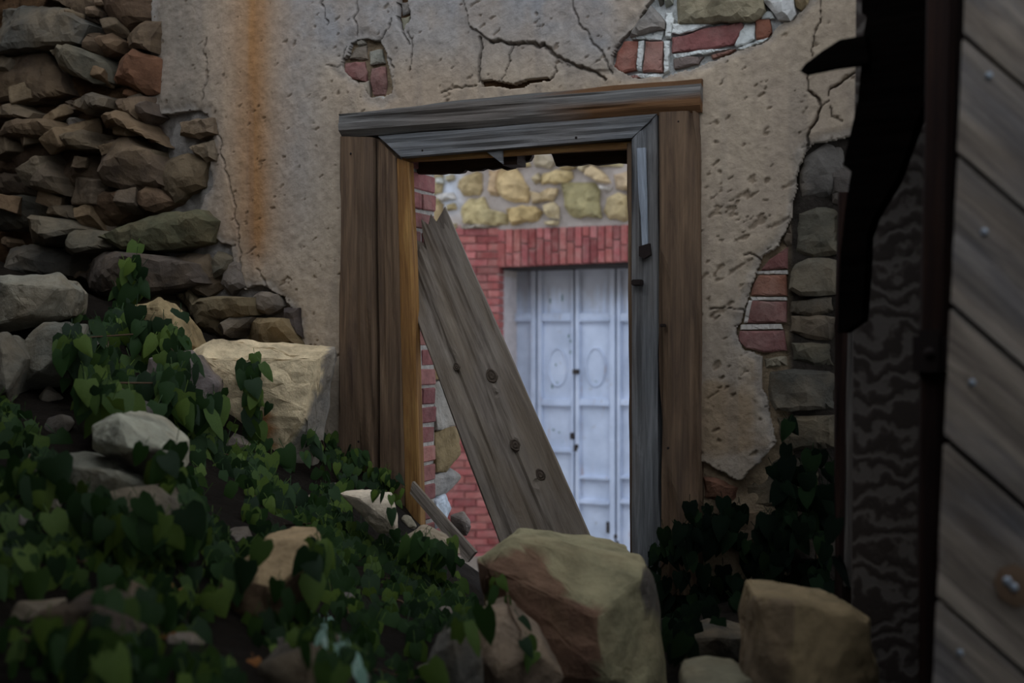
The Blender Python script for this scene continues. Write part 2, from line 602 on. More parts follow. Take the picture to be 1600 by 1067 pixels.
def inpoly(poly, x, y):
    x = np.asarray(x); y = np.asarray(y)
    ins = np.zeros(x.shape, bool)
    n = len(poly)
    for i in range(n):
        x1, y1 = poly[i]; x2, y2 = poly[(i + 1) % n]
        if y1 == y2: continue
        c = ((y1 > y) != (y2 > y)) & (x < (x2 - x1) * (y - y1) / (y2 - y1) + x1)
        ins ^= c
    return ins


def distline(lines, x, y):
    d = np.full(x.shape, 1e9)
    for ln in lines:
        for (x1, y1), (x2, y2) in zip(ln[:-1], ln[1:]):
            dx, dy = x2 - x1, y2 - y1
            t = np.clip(((x - x1) * dx + (y - y1) * dy) / (dx * dx + dy * dy + 1e-9), 0, 1)
            d = np.minimum(d, np.hypot(x - x1 - t * dx, y - y1 - t * dy))
    return d


def sstep(a, b, x):
    t = np.clip((x - a) / (b - a), 0, 1)
    return t * t * (3 - 2 * t)


def proj(p):
    return CX + F * p.x / p.y, CY - F * (p.z - CAMZ) / p.y

# ------------------------------------------------------------------ the front wall: core, plaster, stones, bricks
def grid_sheet(name, fr, s0, s1, z0, z1, res, maskf, yf, colf, back, mat, parent, center=False):
    ns = int((s1 - s0) / res) + 1; nz = int((z1 - z0) / res) + 1
    S, Z = np.meshgrid(np.linspace(s0, s1, ns), np.linspace(z0, z1, nz))       # [nz, ns]
    PX, PY = fr.px(S, Z)
    keep_v = maskf(S, Z, PX, PY)
    cell = keep_v[:-1, :-1] & keep_v[1:, :-1] & keep_v[:-1, 1:] & keep_v[1:, 1:]
    Y = yf(S, Z, PX, PY)
    C = colf(S, Z, PX, PY, Y)
    idx = np.arange(ns * nz).reshape(nz, ns)
    a, b, c, d = idx[:-1, :-1], idx[:-1, 1:], idx[1:, 1:], idx[1:, :-1]
    F0 = np.stack([a[cell], b[cell], c[cell], d[cell]], 1)
    nv = ns * nz
    # skirts where the sheet ends
    pad = np.zeros((cell.shape[0] + 2, cell.shape[1] + 2), bool); pad[1:-1, 1:-1] = cell
    m = pad[1:-1, 1:-1]
    sk = []
    for (nb, e0, e1) in ((pad[:-2, 1:-1], b, a), (pad[2:, 1:-1], d, c), (pad[1:-1, :-2], a, d), (pad[1:-1, 2:], c, b)):
        q = m & ~nb
        sk.append(np.stack([e0[q], e1[q], e1[q] + nv, e0[q] + nv], 1))
    SK = np.concatenate(sk)
    V = np.stack([S.ravel(), Y.ravel(), Z.ravel()], 1)
    B = V.copy(); B[:, 1] = np.maximum(back, V[:, 1] + 0.004)
    V = np.concatenate([V, B]); CC = np.concatenate([C.reshape(-1, 4)] * 2)
    FF = np.concatenate([F0, SK])
    used = np.unique(FF); remap = np.full(len(V), -1); remap[used] = np.arange(len(used))
    V = V[used]; CC = CC[used]; FF = remap[FF]
    me = bpy.data.meshes.new(name)
    me.vertices.add(len(V)); me.vertices.foreach_set('co', V.astype(np.float32).ravel())
    me.loops.add(len(FF) * 4); me.loops.foreach_set('vertex_index', FF.astype(np.int32).ravel())
    me.polygons.add(len(FF)); me.polygons.foreach_set('loop_start', np.arange(0, len(FF) * 4, 4, dtype=np.int32))
    me.update(calc_edges=True); me.validate()
    at_ = me.color_attributes.new('Col', 'FLOAT_COLOR', 'POINT')
    at_.data.foreach_set('color', CC.astype(np.float32).ravel())
    me.materials.append(mat)
    o = bpy.data.objects.new(name, me)
    return link(o, parent)


LEFT_EDGE = [(240, -400), (240, 0), (238, 60), (240, 100), (234, 130), (240, 165), (250, 182), (272, 178), (300, 173), (326, 180),
             (336, 200), (336, 222), (330, 250), (330, 290), (318, 325), (316, 350), (322, 368), (342, 374), (362, 384),
             (366, 410), (374, 440), (386, 452), (400, 448), (424, 447), (446, 462), (462, 480), (471, 500), (474, 560), (474, 1500)]
HOLE_LEFT = [(-3000, -400)] + LEFT_EDGE + [(-3000, 1500)]
HOLE_RIGHT = [(1335, 212), (1300, 219), (1268, 226), (1252, 240), (1246, 290), (1238, 335), (1218, 380), (1192, 400), (1178, 440),
              (1162, 488), (1152, 520), (1165, 545), (1190, 560), (1188, 600), (1203, 640), (1216, 692), (1190, 720), (1157, 751),
              (1130, 738), (1108, 724), (1088, 724), (1088, 1500), (2600, 1500), (2600, 100), (1360, 205)]
HOLE_TOP = [(1024, -400), (1020, 0), (1004, 22), (986, 50), (968, 75), (960, 96), (962, 108), (976, 119), (1000, 122), (1046, 119), (1062, 116),
            (1108, 97), (1148, 82), (1204, 61), (1226, 38), (1246, 30), (1270, -2), (1290, -400)]
HOLE_BRICK = [(538, 92), (552, 68), (572, 60), (598, 68), (610, 88), (612, 148), (604, 158), (584, 156), (572, 128), (546, 122), (536, 106)]
HOLE_SLIT = [(625, -60), (642, -60), (641, 34), (632, 52), (625, 40)]
HOLE_GAP = [(753, 127), (770, 126), (790, 130), (806, 133), (828, 126), (858, 124), (862, 127), (832, 131), (818, 138), (800, 139), (786, 136), (756, 136)]
FRAME_ZONE = [(540, 196), (1080, 138), (1082, 1600), (536, 1600)]
CRACKS_WIDE = [[(770, 66), (800, 70), (830, 71), (856, 72), (868, 84), (876, 96), (900, 102), (922, 112), (940, 117), (950, 125)],
               [(1262, 237), (1268, 205), (1285, 168), (1274, 152), (1262, 143)],
               [(1300, 138), (1320, 125), (1342, 112)],
               [(753, 62), (757, 100), (753, 130)]]
CRACKS_FINE = [[(740, 44), (757, 58), (770, 66)], [(806, 71), (800, 92), (796, 112), (786, 126)], [(692, 146), (720, 140), (750, 136)],
               [(862, 126), (872, 112), (868, 105)],
               [(893, -40), (900, 18), (908, 40), (930, 66), (944, 84), (955, 100), (962, 116)],
               [(562, 58), (560, 20), (564, -40)], [(598, 64), (612, 42), (616, 30)], [(538, 102), (526, 104), (514, 102)], [(536, 92), (545, 75)],
               [(326, 180), (338, 196), (348, 222), (352, 250), (360, 275), (364, 300), (372, 320), (373, 350), (376, 385), (381, 420), (384, 452)],
               [(328, 60), (324, 90), (326, 130), (322, 160)], [(510, -30), (508, 10), (515, 38)], [(640, 50), (646, 66), (645, 110)],
               [(1285, 168), (1298, 160), (1300, 140)], [(1299, 168), (1303, 182), (1320, 187)],
               [(1274, 92), (1272, 70), (1284, 30), (1280, -30)], [(1110, 482), (1130, 477), (1150, 479), (1166, 484)],
               [(390, 450), (378, 440)], [(1266, 120), (1262, 140)], [(620, 110), (612, 90)], [(640, 70), (633, 52)],
               [(1190, 405), (1180, 396), (1165, 398)], [(405, 420), (415, 440), (420, 450)]]

wall_front = tag(empty('wall_front', FW.P0, -ANG), 'old rubble stone wall with cracked tan plaster around the doorway', None, None, 'structure')
S_REVEAL = FW.l(641, 500, -0.05).x
S_OPEN_R = FW.l(1003, 500, -0.05).x
Z_OPEN = FW.l(800, 190, 0).z
def depth_at(s, px):
    k = (px - CX) / F
    return (k * (FW.D - s * FW.sa) - s * FW.ca) / (FW.sa - k * FW.ca)
WALL_T = depth_at(S_REVEAL, 681)


def core_mask(S, Z, PX, PY):
    return ~((S > S_REVEAL - 0.09) & (S < S_OPEN_R) & (Z < Z_OPEN))


def core_y(S, Z, PX, PY):
    jx = PX + 14 * (fbm(S * 4, Z * 4, 3, 4) - .5)
    jl = inpoly(HOLE_LEFT, jx, PY)
    deep = np.where(jl, sstep(345, 200, PX), 0.0)
    y = 0.012 + 0.045 * deep + 0.05 * (fbm(S * 9, Z * 9, 4, 8) - 0.5) * (0.5 + 2.6 * deep) + 0.02 * (fbm(S * 30, Z * 30, 3, 9) - .5)
    return np.where(jl, np.maximum(y, -.06), np.maximum(y, .006))


def core_col(S, Z, PX, PY, Y):
    n = fbm(S * 6, Z * 6, 4, 12)[..., None]
    dirt = np.array(lin('#5e452e')); dirt2 = np.array(lin('#473626'))
    grey = np.array(lin('#8d867e')); white = np.array(lin('#cfd0cc')); tan = np.array(lin('#8f7c64')); dk = np.array(lin('#3a342e'))
    c = dirt * n + dirt2 * (1 - n)
    g = (sstep(232, 262, PX) * sstep(480, 380, PX))[..., None]
    c = c * (1 - g) + grey * g
    t = (inpoly([(960, -400), (1290, -400), (1290, 130), (950, 130)], PX, PY))[..., None]
    c = np.where(t, white * (0.75 + 0.4 * n), c)
    t = (inpoly([(500, 30), (650, 30), (650, 180), (500, 180)], PX, PY))[..., None]
    c = np.where(t, tan * (0.7 + .5 * n), c)
    t = ((PX > 1080) & (PY > 180))[..., None]
    k = sstep(1236, 1226, PX)[..., None]
    c = np.where(t, (tan * 1.1 * k + dk * (1 - k)) * (0.7 + .6 * n), c)
    return c


s_min = FW.l(-330, 500).x; s_max = FW.l(1520, 500).x
grid_sheet('rubble_core', FW, s_min, s_max, CAMZ - 1.6, CAMZ + 3.4, 0.014, core_mask, core_y, core_col, WALL_T, M['core'], wall_front)
# the wall's far side, so that it is solid
def back_mask(S, Z, PX, PY): return core_mask(S, Z, PX, PY)
grid_sheet('wall_back_face', FW, s_min, s_max, CAMZ - 1.6, CAMZ + 3.4, 0.06, back_mask,
           lambda S, Z, PX, PY: WALL_T + 0.0 * S, lambda S, Z, PX, PY, Y: np.broadcast_to(np.array(lin('#6e5f50')), S.shape + (4,)).copy(), WALL_T + 0.01, M['core'], wall_front)


def pl_mask(S, Z, PX, PY):
    n1 = fbm(S * 14, Z * 14, 4, 21) - .5; n2 = fbm(S * 14, Z * 14, 4, 31) - .5
    x = PX + 16 * n1; y = PY + 16 * n2
    out = inpoly(HOLE_LEFT, x, y) | inpoly(HOLE_RIGHT, x, y) | inpoly(HOLE_TOP, x, y) | inpoly(HOLE_BRICK, x, y) | inpoly(HOLE_SLIT, x, y)
    x = PX + 6 * n1; y = PY + 6 * n2
    out |= inpoly(HOLE_GAP, x, y) | inpoly(FRAME_ZONE, PX, PY)
    return ~out


HOLE_EDGES = [LEFT_EDGE, HOLE_RIGHT[:17], HOLE_TOP, HOLE_BRICK + HOLE_BRICK[:1]]
_cr = {}


def pl_cracks(S, Z, PX, PY):
    if 'w' not in _cr:
        n1 = fbm(S * 25, Z * 25, 4, 41) - .5; n2 = fbm(S * 25, Z * 25, 4, 51) - .5
        x = PX + 14 * n1; y = PY + 14 * n2
        _cr['w'] = distline(CRACKS_WIDE, x, y); _cr['f'] = distline(CRACKS_FINE, x, y); _cr['e'] = distline(HOLE_EDGES, x, y)
    return _cr['w'], _cr['f'], _cr['e']


def pits(S, Z, PX, PY):
    # flaked pits, denser right of the door, stretched downwards to the right
    a = S * 0.85 + Z * 0.5; b = -S * 0.5 + Z * 0.85
    p = fbm(a * 26, b * 55, 3, 61)
    dens = 0.79 - 0.095 * sstep(1080, 1120, PX) * sstep(180, 330, PY) - 0.02 * fbm(S * 3, Z * 3, 2, 77)
    dens = dens - 0.05 * inpoly([(1110, 230), (1215, 230), (1200, 330), (1110, 360)], PX, PY)
    return sstep(0.0, 0.05, p - dens)


def pl_y(S, Z, PX, PY):
    w, f, e = pl_cracks(S, Z, PX, PY)
    y = -0.020 + 0.012 * (fbm(S * 2.2, Z * 2.2, 3, 71) - .5) + 0.006 * (fbm(S * 14, Z * 14, 4, 72) - .5) + 0.003 * (fbm(S * 60, Z * 60, 2, 73) - .5)
    y += 0.024 * sstep(2.8, 0.5, w) + 0.012 * sstep(1.6, 0.2, f)
    y += 0.006 * pits(S, Z, PX, PY)
    crumb = sstep(20, 2, e) * fbm(S * 20, Z * 20, 3, 74)
    y += 0.014 * crumb
    # the slab above the wide crack stands prouder than the one below it
    y -= 0.010 * inpoly([(640, -400), (1000, -400), (960, 110), (930, 115), (880, 98), (856, 72), (770, 66), (740, 44)], PX + 8 * (fbm(S * 25, Z * 25, 4, 41) - .5), PY)
    return y


def pl_col(S, Z, PX, PY, Y):
    w, f, e = pl_cracks(S, Z, PX, PY)
    L = lambda h: np.array(lin(h))
    n = fbm(S * 3, Z * 3, 4, 81); n2 = fbm(S * 11, Z * 11, 4, 82)
    tan, grey, warm, orange, dark = L('#a99883'), L('#86878a'), L('#9a8a7a'), L('#9a7048'), L('#4b443d')
    def mx(c, d, k): return c * (1 - k[..., None]) + d * k[..., None]
    c = np.broadcast_to(tan, S.shape + (4,)).copy()
    gz = sstep(420, 520, PX) * sstep(1010, 930, PX) * sstep(150, 60, PY - 60 * (n - .5)) * (0.55 + .9 * (n - .3))
    c = mx(c, grey, np.clip(gz, 0, 1))
    gl = np.exp(-((PX - 470) / 38) ** 2) * sstep(460, 200, PY) * .9
    c = mx(c, grey, np.clip(gl, 0, 1) * (0.4 + 0.6 * n))
    gl2 = sstep(370, 290, PX) * .95
    c = mx(c, L('#6f675e'), np.clip(gl2, 0, 1) * (0.5 + 0.5 * n))
    stain = sstep(0.35, 0.75, n2) * .45
    c = mx(c, warm, stain)
    streak = np.exp(-((PX - 406 - 16 * (n - .5)) / 24) ** 2) * 0.42 + np.exp(-((PX - 395) / 48) ** 2) * 0.5
    streak *= sstep(470, 330, PY + 80 * (n2 - .5)) * (0.8 + 0.4 * fbm(S * 22, Z * 0.8, 2, 83))
    c = mx(c, orange, np.clip(streak, 0, .95))
    low = sstep(440, 520, PY) * sstep(1085, 1100, PX)
    c = mx(c, L('#8f7452'), low * sstep(.5, .72, fbm(S * 5, Z * 8, 4, 84)) * .9)
    c = mx(c, L('#82776a'), low * .45)
    warmtop = np.exp(-(((PX - 640) / 120) ** 2 + ((PY - 150) / 45) ** 2)) * .6
    c = mx(c, L('#a08c78'), warmtop)
    c = mx(c, L('#a08c76'), .7 * sstep(930, 1000, PX) * sstep(90, 120, PY) * sstep(1100, 1040, PX))
    # grime in cracks, pits and at broken edges
    c = mx(c, dark, np.clip(sstep(3.0, 0.8, w) + .8 * sstep(1.6, .3, f), 0, 1) * .55)
    c = mx(c, L('#75634f'), pits(S, Z, PX, PY) * .5)
    c = mx(c, L('#8f8a84'), sstep(14, 2, e) * .4)
    # vertical rain marks
    rain = sstep(.55, .8, vnoise(S * 26, Z * 1.3, 85)) * .18
    c = mx(c, L('#6f6a66'), rain)
    return c


grid_sheet('plaster', FW, FW.l(215, 500).x, s_max, CAMZ - 1.3, CAMZ + 1.55, 0.0044, pl_mask, pl_y, pl_col, 0.02, M['plaster'], wall_front)

Z1 = lambda pts, sc=2.963, ox=0, oy=0: [(ox + x / sc, oy + y / sc) for x, y in pts]
# exposed masonry left of the plaster: outline, how far it stands out, colour
LEFT_STONES = [
    (Z1([(-60, 20), (110, 10), (290, 30), (400, 110), (360, 200), (200, 215), (-60, 260)]), .10, '#6b665c'),
    (Z1([(200, 222), (330, 210), (400, 235), (452, 280), (445, 362), (390, 372), (250, 312)]), .12, '#7d7460'),
    (Z1([(370, 150), (440, 140), (465, 250), (420, 258), (378, 215)]), .06, '#7d6248'),
    (Z1([(455, 185), (512, 150), (548, 185), (530, 240), (470, 252)]), .07, '#83664a'),
    (Z1([(490, 260), (600, 225), (704, 258), (692, 420), (640, 428), (560, 385), (480, 372)]), .09, '#96603a'),
    (Z1([(556, 180), (640, 88), (712, 80), (706, 242), (640, 228), (580, 232)]), .07, '#7b644c'),
    (Z1([(425, -20), (706, -20), (700, 72), (600, 92), (556, 122), (480, 104)]), .06, '#7c6248'),
    (Z1([(110, -40), (410, -40), (470, 100), (400, 100), (290, 20)]), .05, '#59493a'),
    (Z1([(308, 452), (440, 434), (528, 462), (520, 502), (400, 528), (312, 484)]), .10, '#7b6f5c'),
    (Z1([(530, 452), (690, 436), (642, 552), (560, 520)]), .07, '#7a6450'),
    (Z1([(640, 484), (690, 468), (704, 530), (642, 562)]), .08, '#645a5c'),
    (Z1([(428, 524), (560, 520), (640, 602), (694, 664), (550, 572), (438, 582)]), .14, '#82694c'),
    (Z1([(-60, 486), (60, 478), (150, 520), (142, 548), (-60, 544)]), .10, '#7a6a54'),
    (Z1([(-60, 556), (230, 552), (272, 608), (262, 632), (-60, 646)]), .14, '#7d6448'),
    (Z1([(284, 622), (370, 600), (424, 682), (384, 694), (292, 684)]), .17, '#7a6a50'),
    (Z1([(400, 642), (560, 630), (662, 690), (714, 782), (704, 852), (560, 884), (474, 850), (440, 724)]), .12, '#7c664e'),
    (Z1([(128, 792), (200, 738), (262, 820), (272, 902), (134, 872)]), .16, '#7a6a52'),
    (Z1([(270, 700), (430, 720), (470, 850), (320, 880), (280, 800)]), .07, '#5f4c3a'),
    (Z1([(300, 890), (560, 890), (642, 952), (500, 1044), (362, 1034)]), .07, '#73583c'),
    (Z1([(190, 952), (332, 948), (348, 1014), (230, 1000)]), .10, '#6a5d4c'),
    (Z1([(0, 650), (270, 650), (200, 735), (120, 800), (-40, 800)]), .05, '#6e553c'),
    (Z1([(-40, 800), (120, 805), (120, 900), (-40, 930)]), .08, '#665442'),
    (Z1([(-40, 260), (190, 230), (250, 320), (300, 430), (180, 470), (-40, 470)]), .05, '#6c5a46'),
    (Z1([(640, 700), (712, 690), (720, 760), (700, 800)]), .07, '#64563f'),
    (Z1([(562, 890), (700, 860), (790, 930), (700, 980), (600, 960)]), .06, '#8a6a48'),
    (Z1([(728, 752), (860, 702), (942, 742), (930, 862), (872, 884), (800, 934), (730, 884)]), .03, '#7d6a4e'),
    (Z1([(820, 562), (990, 544), (1002, 620), (922, 642), (820, 622)]), .025, '#8c7458'),
    (Z1([(868, 682), (992, 640), (1002, 742), (950, 754)]), .02, '#80705a'),
    (Z1([(-80, 940), (120, 900), (190, 950), (200, 1010), (60, 1060), (-80, 1060)]), .10, '#6d675c'),
    # lower down, towards the heap
    ([(172, 372), (208, 350), (242, 334), (300, 324), (316, 342), (308, 376), (262, 389), (200, 391)], .13, '#6f7050'),
    ([(40, 337), (84, 338), (118, 356), (70, 383), (37, 380)], .20, '#7d7462'),
    ([(118, 357), (168, 361), (168, 386), (112, 401), (78, 390)], .17, '#857960'),
    ([(88, 428), (142, 390), (230, 398), (272, 409), (284, 440), (216, 459), (142, 463)], .22, '#6c6058'),
    ([(264, 398), (290, 392), (312, 396), (338, 444), (318, 463), (287, 459), (268, 425)], .06, '#75664e'),
    ([(338, 392), (362, 402), (356, 424), (336, 436), (328, 410)], .03, '#6f6a5c'),
    ([(350, 408), (376, 404), (382, 446), (360, 460), (344, 448)], .02, '#8b8078'),
    ([(253, 456), (282, 450), (298, 474), (326, 463), (390, 464), (388, 492), (342, 508), (334, 524), (304, 516), (276, 486)], .10, '#94805c'),
    ([(364, 530), (388, 495), (448, 498), (464, 540), (405, 545)], .07, '#a58b56'),
    ([(442, 482), (468, 482), (472, 530), (450, 512)], .03, '#6d635e'),
    ([(388, 462), (408, 456), (432, 460), (440, 478), (420, 492), (396, 486)], .03, '#8d8476'),
    ([(335, 512), (360, 494), (386, 494), (362, 530), (342, 530)], .11, '#6f6a5e'),
    ([(206, 468), (240, 460), (252, 470), (276, 492), (260, 520), (214, 512)], .12, '#7c6c54'),
    ([(0, 384), (52, 382), (88, 396), (84, 430), (0, 430)], .18, '#6d685e'),
    ([(-70, 430), (40, 428), (60, 520), (-70, 540)], .12, '#6a6256'),
    ([(140, 466), (206, 462), (212, 510), (150, 530)], .10, '#6f604c'),
]
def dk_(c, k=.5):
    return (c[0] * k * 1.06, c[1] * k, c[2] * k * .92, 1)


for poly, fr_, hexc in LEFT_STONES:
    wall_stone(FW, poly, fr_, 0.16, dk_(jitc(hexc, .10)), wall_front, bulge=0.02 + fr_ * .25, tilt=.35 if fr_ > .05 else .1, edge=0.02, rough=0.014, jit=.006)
# small packing stones between them
for i in range(70):
    for _ in range(30):
        x = R.uniform(-40, 330); y = R.uniform(-10, 470)
        if inpoly(HOLE_LEFT, np.array([x + 14]), np.array([y]))[0] and not (x > 244 and y < 330):
            break
    r = R.uniform(7, 17)
    a0 = R.uniform(0, 6)
    poly = [(x + r * R.uniform(.8, 1.4) * math.cos(a0 + k * 1.047), y + r * R.uniform(.5, .9) * math.sin(a0 + k * 1.047)) for k in range(6)]
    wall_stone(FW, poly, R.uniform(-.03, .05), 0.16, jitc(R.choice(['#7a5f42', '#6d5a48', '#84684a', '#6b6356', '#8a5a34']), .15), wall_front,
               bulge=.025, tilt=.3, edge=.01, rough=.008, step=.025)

# the rubble goes on beyond the left edge
yy_ = -30
while yy_ < 470:
    hh = R.uniform(26, 44)
    x = -48 + R.uniform(-10, 0)
    while x > -330:
        wd = R.uniform(36, 90)
        wall_stone(FW, [(x - wd + 4, yy_ + R.uniform(2, 8)), (x - wd * .5, yy_ + R.uniform(-2, 4)), (x - 3, yy_ + R.uniform(2, 8)), (x, yy_ + hh * .6), (x - wd * .4, yy_ + hh - 3), (x - wd + 2, yy_ + hh - 8)],
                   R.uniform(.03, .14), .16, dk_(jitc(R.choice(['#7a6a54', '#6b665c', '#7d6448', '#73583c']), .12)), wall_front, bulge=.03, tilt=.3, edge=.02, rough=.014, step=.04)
        x -= wd
    yy_ += hh
# angular blocks jutting out of the broken rubble
inv = FW.M.inverted()
for (x, y, r, oo) in [(112, 212, 22, .20), (68, 268, 24, .20), (150, 300, 26, .12), (20, 232, 20, .14), (196, 268, 18, .10), (160, 120, 12, .10), (40, 150, 22, .10),
                      (120, 30, 16, .08), (200, 200, 16, .10), (90, 180, 14, .12), (20, 320, 20, .18), (130, 255, 14, .16), (205, 315, 16, .12), (60, 215, 12, .14),
                      (180, 45, 16, .08), (15, 105, 16, .10), (225, 240, 12, .06), (178, 232, 12, .12), (88, 310, 18, .14), (145, 345, 15, .14), (30, 60, 14, .12), (215, 160, 12, .06)]:
    cc = FW.l(x, y, oo * .5)
    rr = r / 370.0
    pts = []
    rot = Matrix.Rotation(R.uniform(-.5, .5), 3, 'Y') @ Matrix.Rotation(R.uniform(-.6, .6), 3, 'Z') @ Matrix.Rotation(R.uniform(-.5, .5), 3, 'X')
    for sx in (-1, 1):
        for sy in (-1, 1):
            for sz in (-1, 1):
                pts.append(cc + rot @ Vector((sx * rr * R.uniform(.8, 1.3), sy * max(oo * .6, rr) * R.uniform(.7, 1.1), sz * rr * R.uniform(.5, .95))))
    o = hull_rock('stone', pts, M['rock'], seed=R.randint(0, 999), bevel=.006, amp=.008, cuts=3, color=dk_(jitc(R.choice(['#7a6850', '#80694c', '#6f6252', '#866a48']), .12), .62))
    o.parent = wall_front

RIGHT_STONES = [
    ([(1252, 246), (1290, 224), (1316, 226), (1322, 262), (1296, 306), (1248, 312)], -.005, '#77756f'),
    ([(1296, 262), (1345, 226), (1350, 330), (1300, 318)], -.01, '#6a655e'),
    ([(1244, 330), (1290, 322), (1312, 332), (1312, 398), (1270, 404), (1240, 394)], .0, '#6b6659'),
    ([(1240, 412), (1262, 402), (1310, 406), (1308, 460), (1250, 462), (1232, 452)], .005, '#6a675c'),
    ([(1234, 470), (1300, 464), (1306, 486), (1270, 494), (1234, 488)], -.01, '#5f5a50'),
    ([(1236, 494), (1290, 492), (1306, 496), (1300, 532), (1260, 528), (1234, 518)], .0, '#6e675a'),
    ([(1238, 536), (1300, 536), (1304, 572), (1272, 572), (1240, 562)], -.005, '#645f54'),
    ([(1196, 578), (1240, 576), (1306, 582), (1304, 640), (1210, 642), (1196, 610)], .005, '#5d5a53'),
    ([(1208, 650), (1304, 648), (1306, 700), (1224, 706)], .0, '#6a6050'),
    ([(1224, 378), (1236, 350), (1238, 382), (1230, 388)], -.01, '#7b6a56'),
    ([(1190, 560), (1232, 556), (1236, 572), (1194, 576)], -.01, '#93856e'),
    ([(1098, 744), (1120, 748), (1152, 762), (1148, 786), (1098, 780)], .0, '#8a4c38'),
    ([(1098, 788), (1150, 792), (1200, 800), (1200, 850), (1098, 850)], .0, '#6f5a46'),
    ([(1160, 762), (1204, 722), (1240, 712), (1300, 720), (1300, 790), (1160, 790)], -.01, '#63594b'),
    ([(1210, 800), (1310, 800), (1310, 880), (1210, 880)], .0, '#5a5148'),
    ([(1310, 330), (1400, 330), (1400, 470), (1312, 462)], .0, '#5f5a52'),
    ([(1310, 480), (1400, 480), (1400, 640), (1310, 636)], .0, '#5a554d'),
]
for poly, fr_, hexc in RIGHT_STONES:
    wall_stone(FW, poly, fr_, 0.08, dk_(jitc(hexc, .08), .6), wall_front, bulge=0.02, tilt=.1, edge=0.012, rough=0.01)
RIGHT_BRICKS = [
    ([(1189, 422), (1202, 406), (1230, 386), (1230, 420)], '#7d463c'), ([(1172, 462), (1176, 446), (1186, 430), (1229, 429), (1229, 462)], '#8a5136'),
    ([(1166, 505), (1169, 484), (1174, 470), (1228, 471), (1228, 504)], '#7c4a42'), ([(1153, 532), (1156, 517), (1224, 516), (1229, 548), (1192, 551), (1166, 544)], '#7f4640')]
for poly, hexc in RIGHT_BRICKS:
    wall_stone(FW, poly, .004, 0.08, jitc(hexc, .05), wall_front, name='brick', mat='brick', bulge=.003, tilt=.03, edge=.005, rough=.003, jit=.002, rings=2)
for poly in ([(1176, 424), (1230, 422), (1230, 428), (1184, 428)], [(1172, 464), (1229, 464), (1229, 469), (1174, 469)],
             [(1156, 507), (1220, 506), (1222, 514), (1156, 515)], [(1166, 483), (1170, 470), (1176, 470), (1168, 504), (1162, 504)]):
    wall_stone(FW, poly, .001, 0.05, lin('#b3aca2'), wall_front, name='mortar_joint', mat='brick', bulge=.002, tilt=.02, edge=.003, rough=.003, jit=.002, rings=2, step=.02)

TOP_BRICKS = [
    ([(974, 64), (998, 63), (992, 108), (972, 114), (959, 104), (964, 82)], '#97503a'), ([(1008, 64), (1035, 65), (1035, 113), (1004, 112)], '#96604c'),
    ([(1049, 58), (1072, 54), (1100, 44), (1158, 34), (1162, 44), (1146, 68), (1114, 76), (1049, 82)], '#8c4c48'),
    ([(1180, 30), (1202, 30), (1205, 50), (1198, 60), (1181, 62)], '#96563a'),
    ([(1110, 86), (1150, 76), (1138, 84), (1112, 92)], '#8f5e4c'), ([(1052, 92), (1076, 88), (1098, 88), (1090, 100), (1052, 108)], '#75655e'),
    ([(976, 119), (998, 117), (1000, 121), (982, 122)], '#9a6a5c')]
for poly, hexc in TOP_BRICKS:
    wall_stone(FW, poly, .008, 0.08, jitc(hexc, .04), wall_front, name='brick', mat='brick', bulge=.004, tilt=.03, edge=.005, rough=.004, jit=.002, rings=3, step=.02)
TOP_STONES = [
    ([(1056, 36), (1054, 12), (1056, -40), (1192, -40), (1196, 16), (1178, 32), (1110, 33)], .03, '#857a5a'),
    ([(1188, -30), (1238, -30), (1242, 20), (1234, 32), (1214, 30), (1208, 18), (1192, 2)], .035, '#c3c6c4'),
    ([(1244, -30), (1276, -30), (1262, 8), (1250, 16), (1243, 8)], .02, '#a88e5c'),
    ([(1016, 6), (1028, 18), (1038, 34), (1036, 44), (986, 58), (990, 46)], .02, '#7f776c'),
    ([(1022, -30), (1034, -30), (1036, 6), (1030, 12)], .0, '#6c6252'),
    ([(1036, -30), (1050, -30), (1050, 4), (1038, 10)], .01, '#9c9688')]
for poly, fr_, hexc in TOP_STONES:
    wall_stone(FW, poly, fr_, 0.08, jitc(hexc, .04), wall_front, bulge=.02, tilt=.1, edge=.012, rough=.012)
for poly in ([(986, 60), (1036, 46), (1034, 62), (988, 62)], [(1040, 18), (1050, 20), (1054, 36), (1048, 60), (1040, 60)], [(1037, 64), (1046, 64), (1045, 110), (1038, 114)],
             [(998, 64), (1006, 64), (1002, 112), (994, 110)], [(1050, 38), (1090, 33), (1120, 33), (1090, 46), (1062, 54), (1051, 52)],
             [(1164, 36), (1178, 32), (1180, 62), (1150, 74), (1148, 70)], [(1050, 84), (1100, 78), (1140, 76), (1104, 84), (1052, 90)],
             [(990, 116), (1036, 114), (1034, 121), (1002, 122)], [(1186, 20), (1206, 18), (1212, 30), (1190, 30)], [(1150, 76), (1186, 62), (1204, 58), (1190, 66), (1160, 78)]):
    wall_stone(FW, poly, .006, 0.05, lin('#c9cbc6'), wall_front, name='mortar_joint', mat='brick', bulge=.006, tilt=.04, edge=.004, rough=.008, jit=.004, rings=2, step=.015)

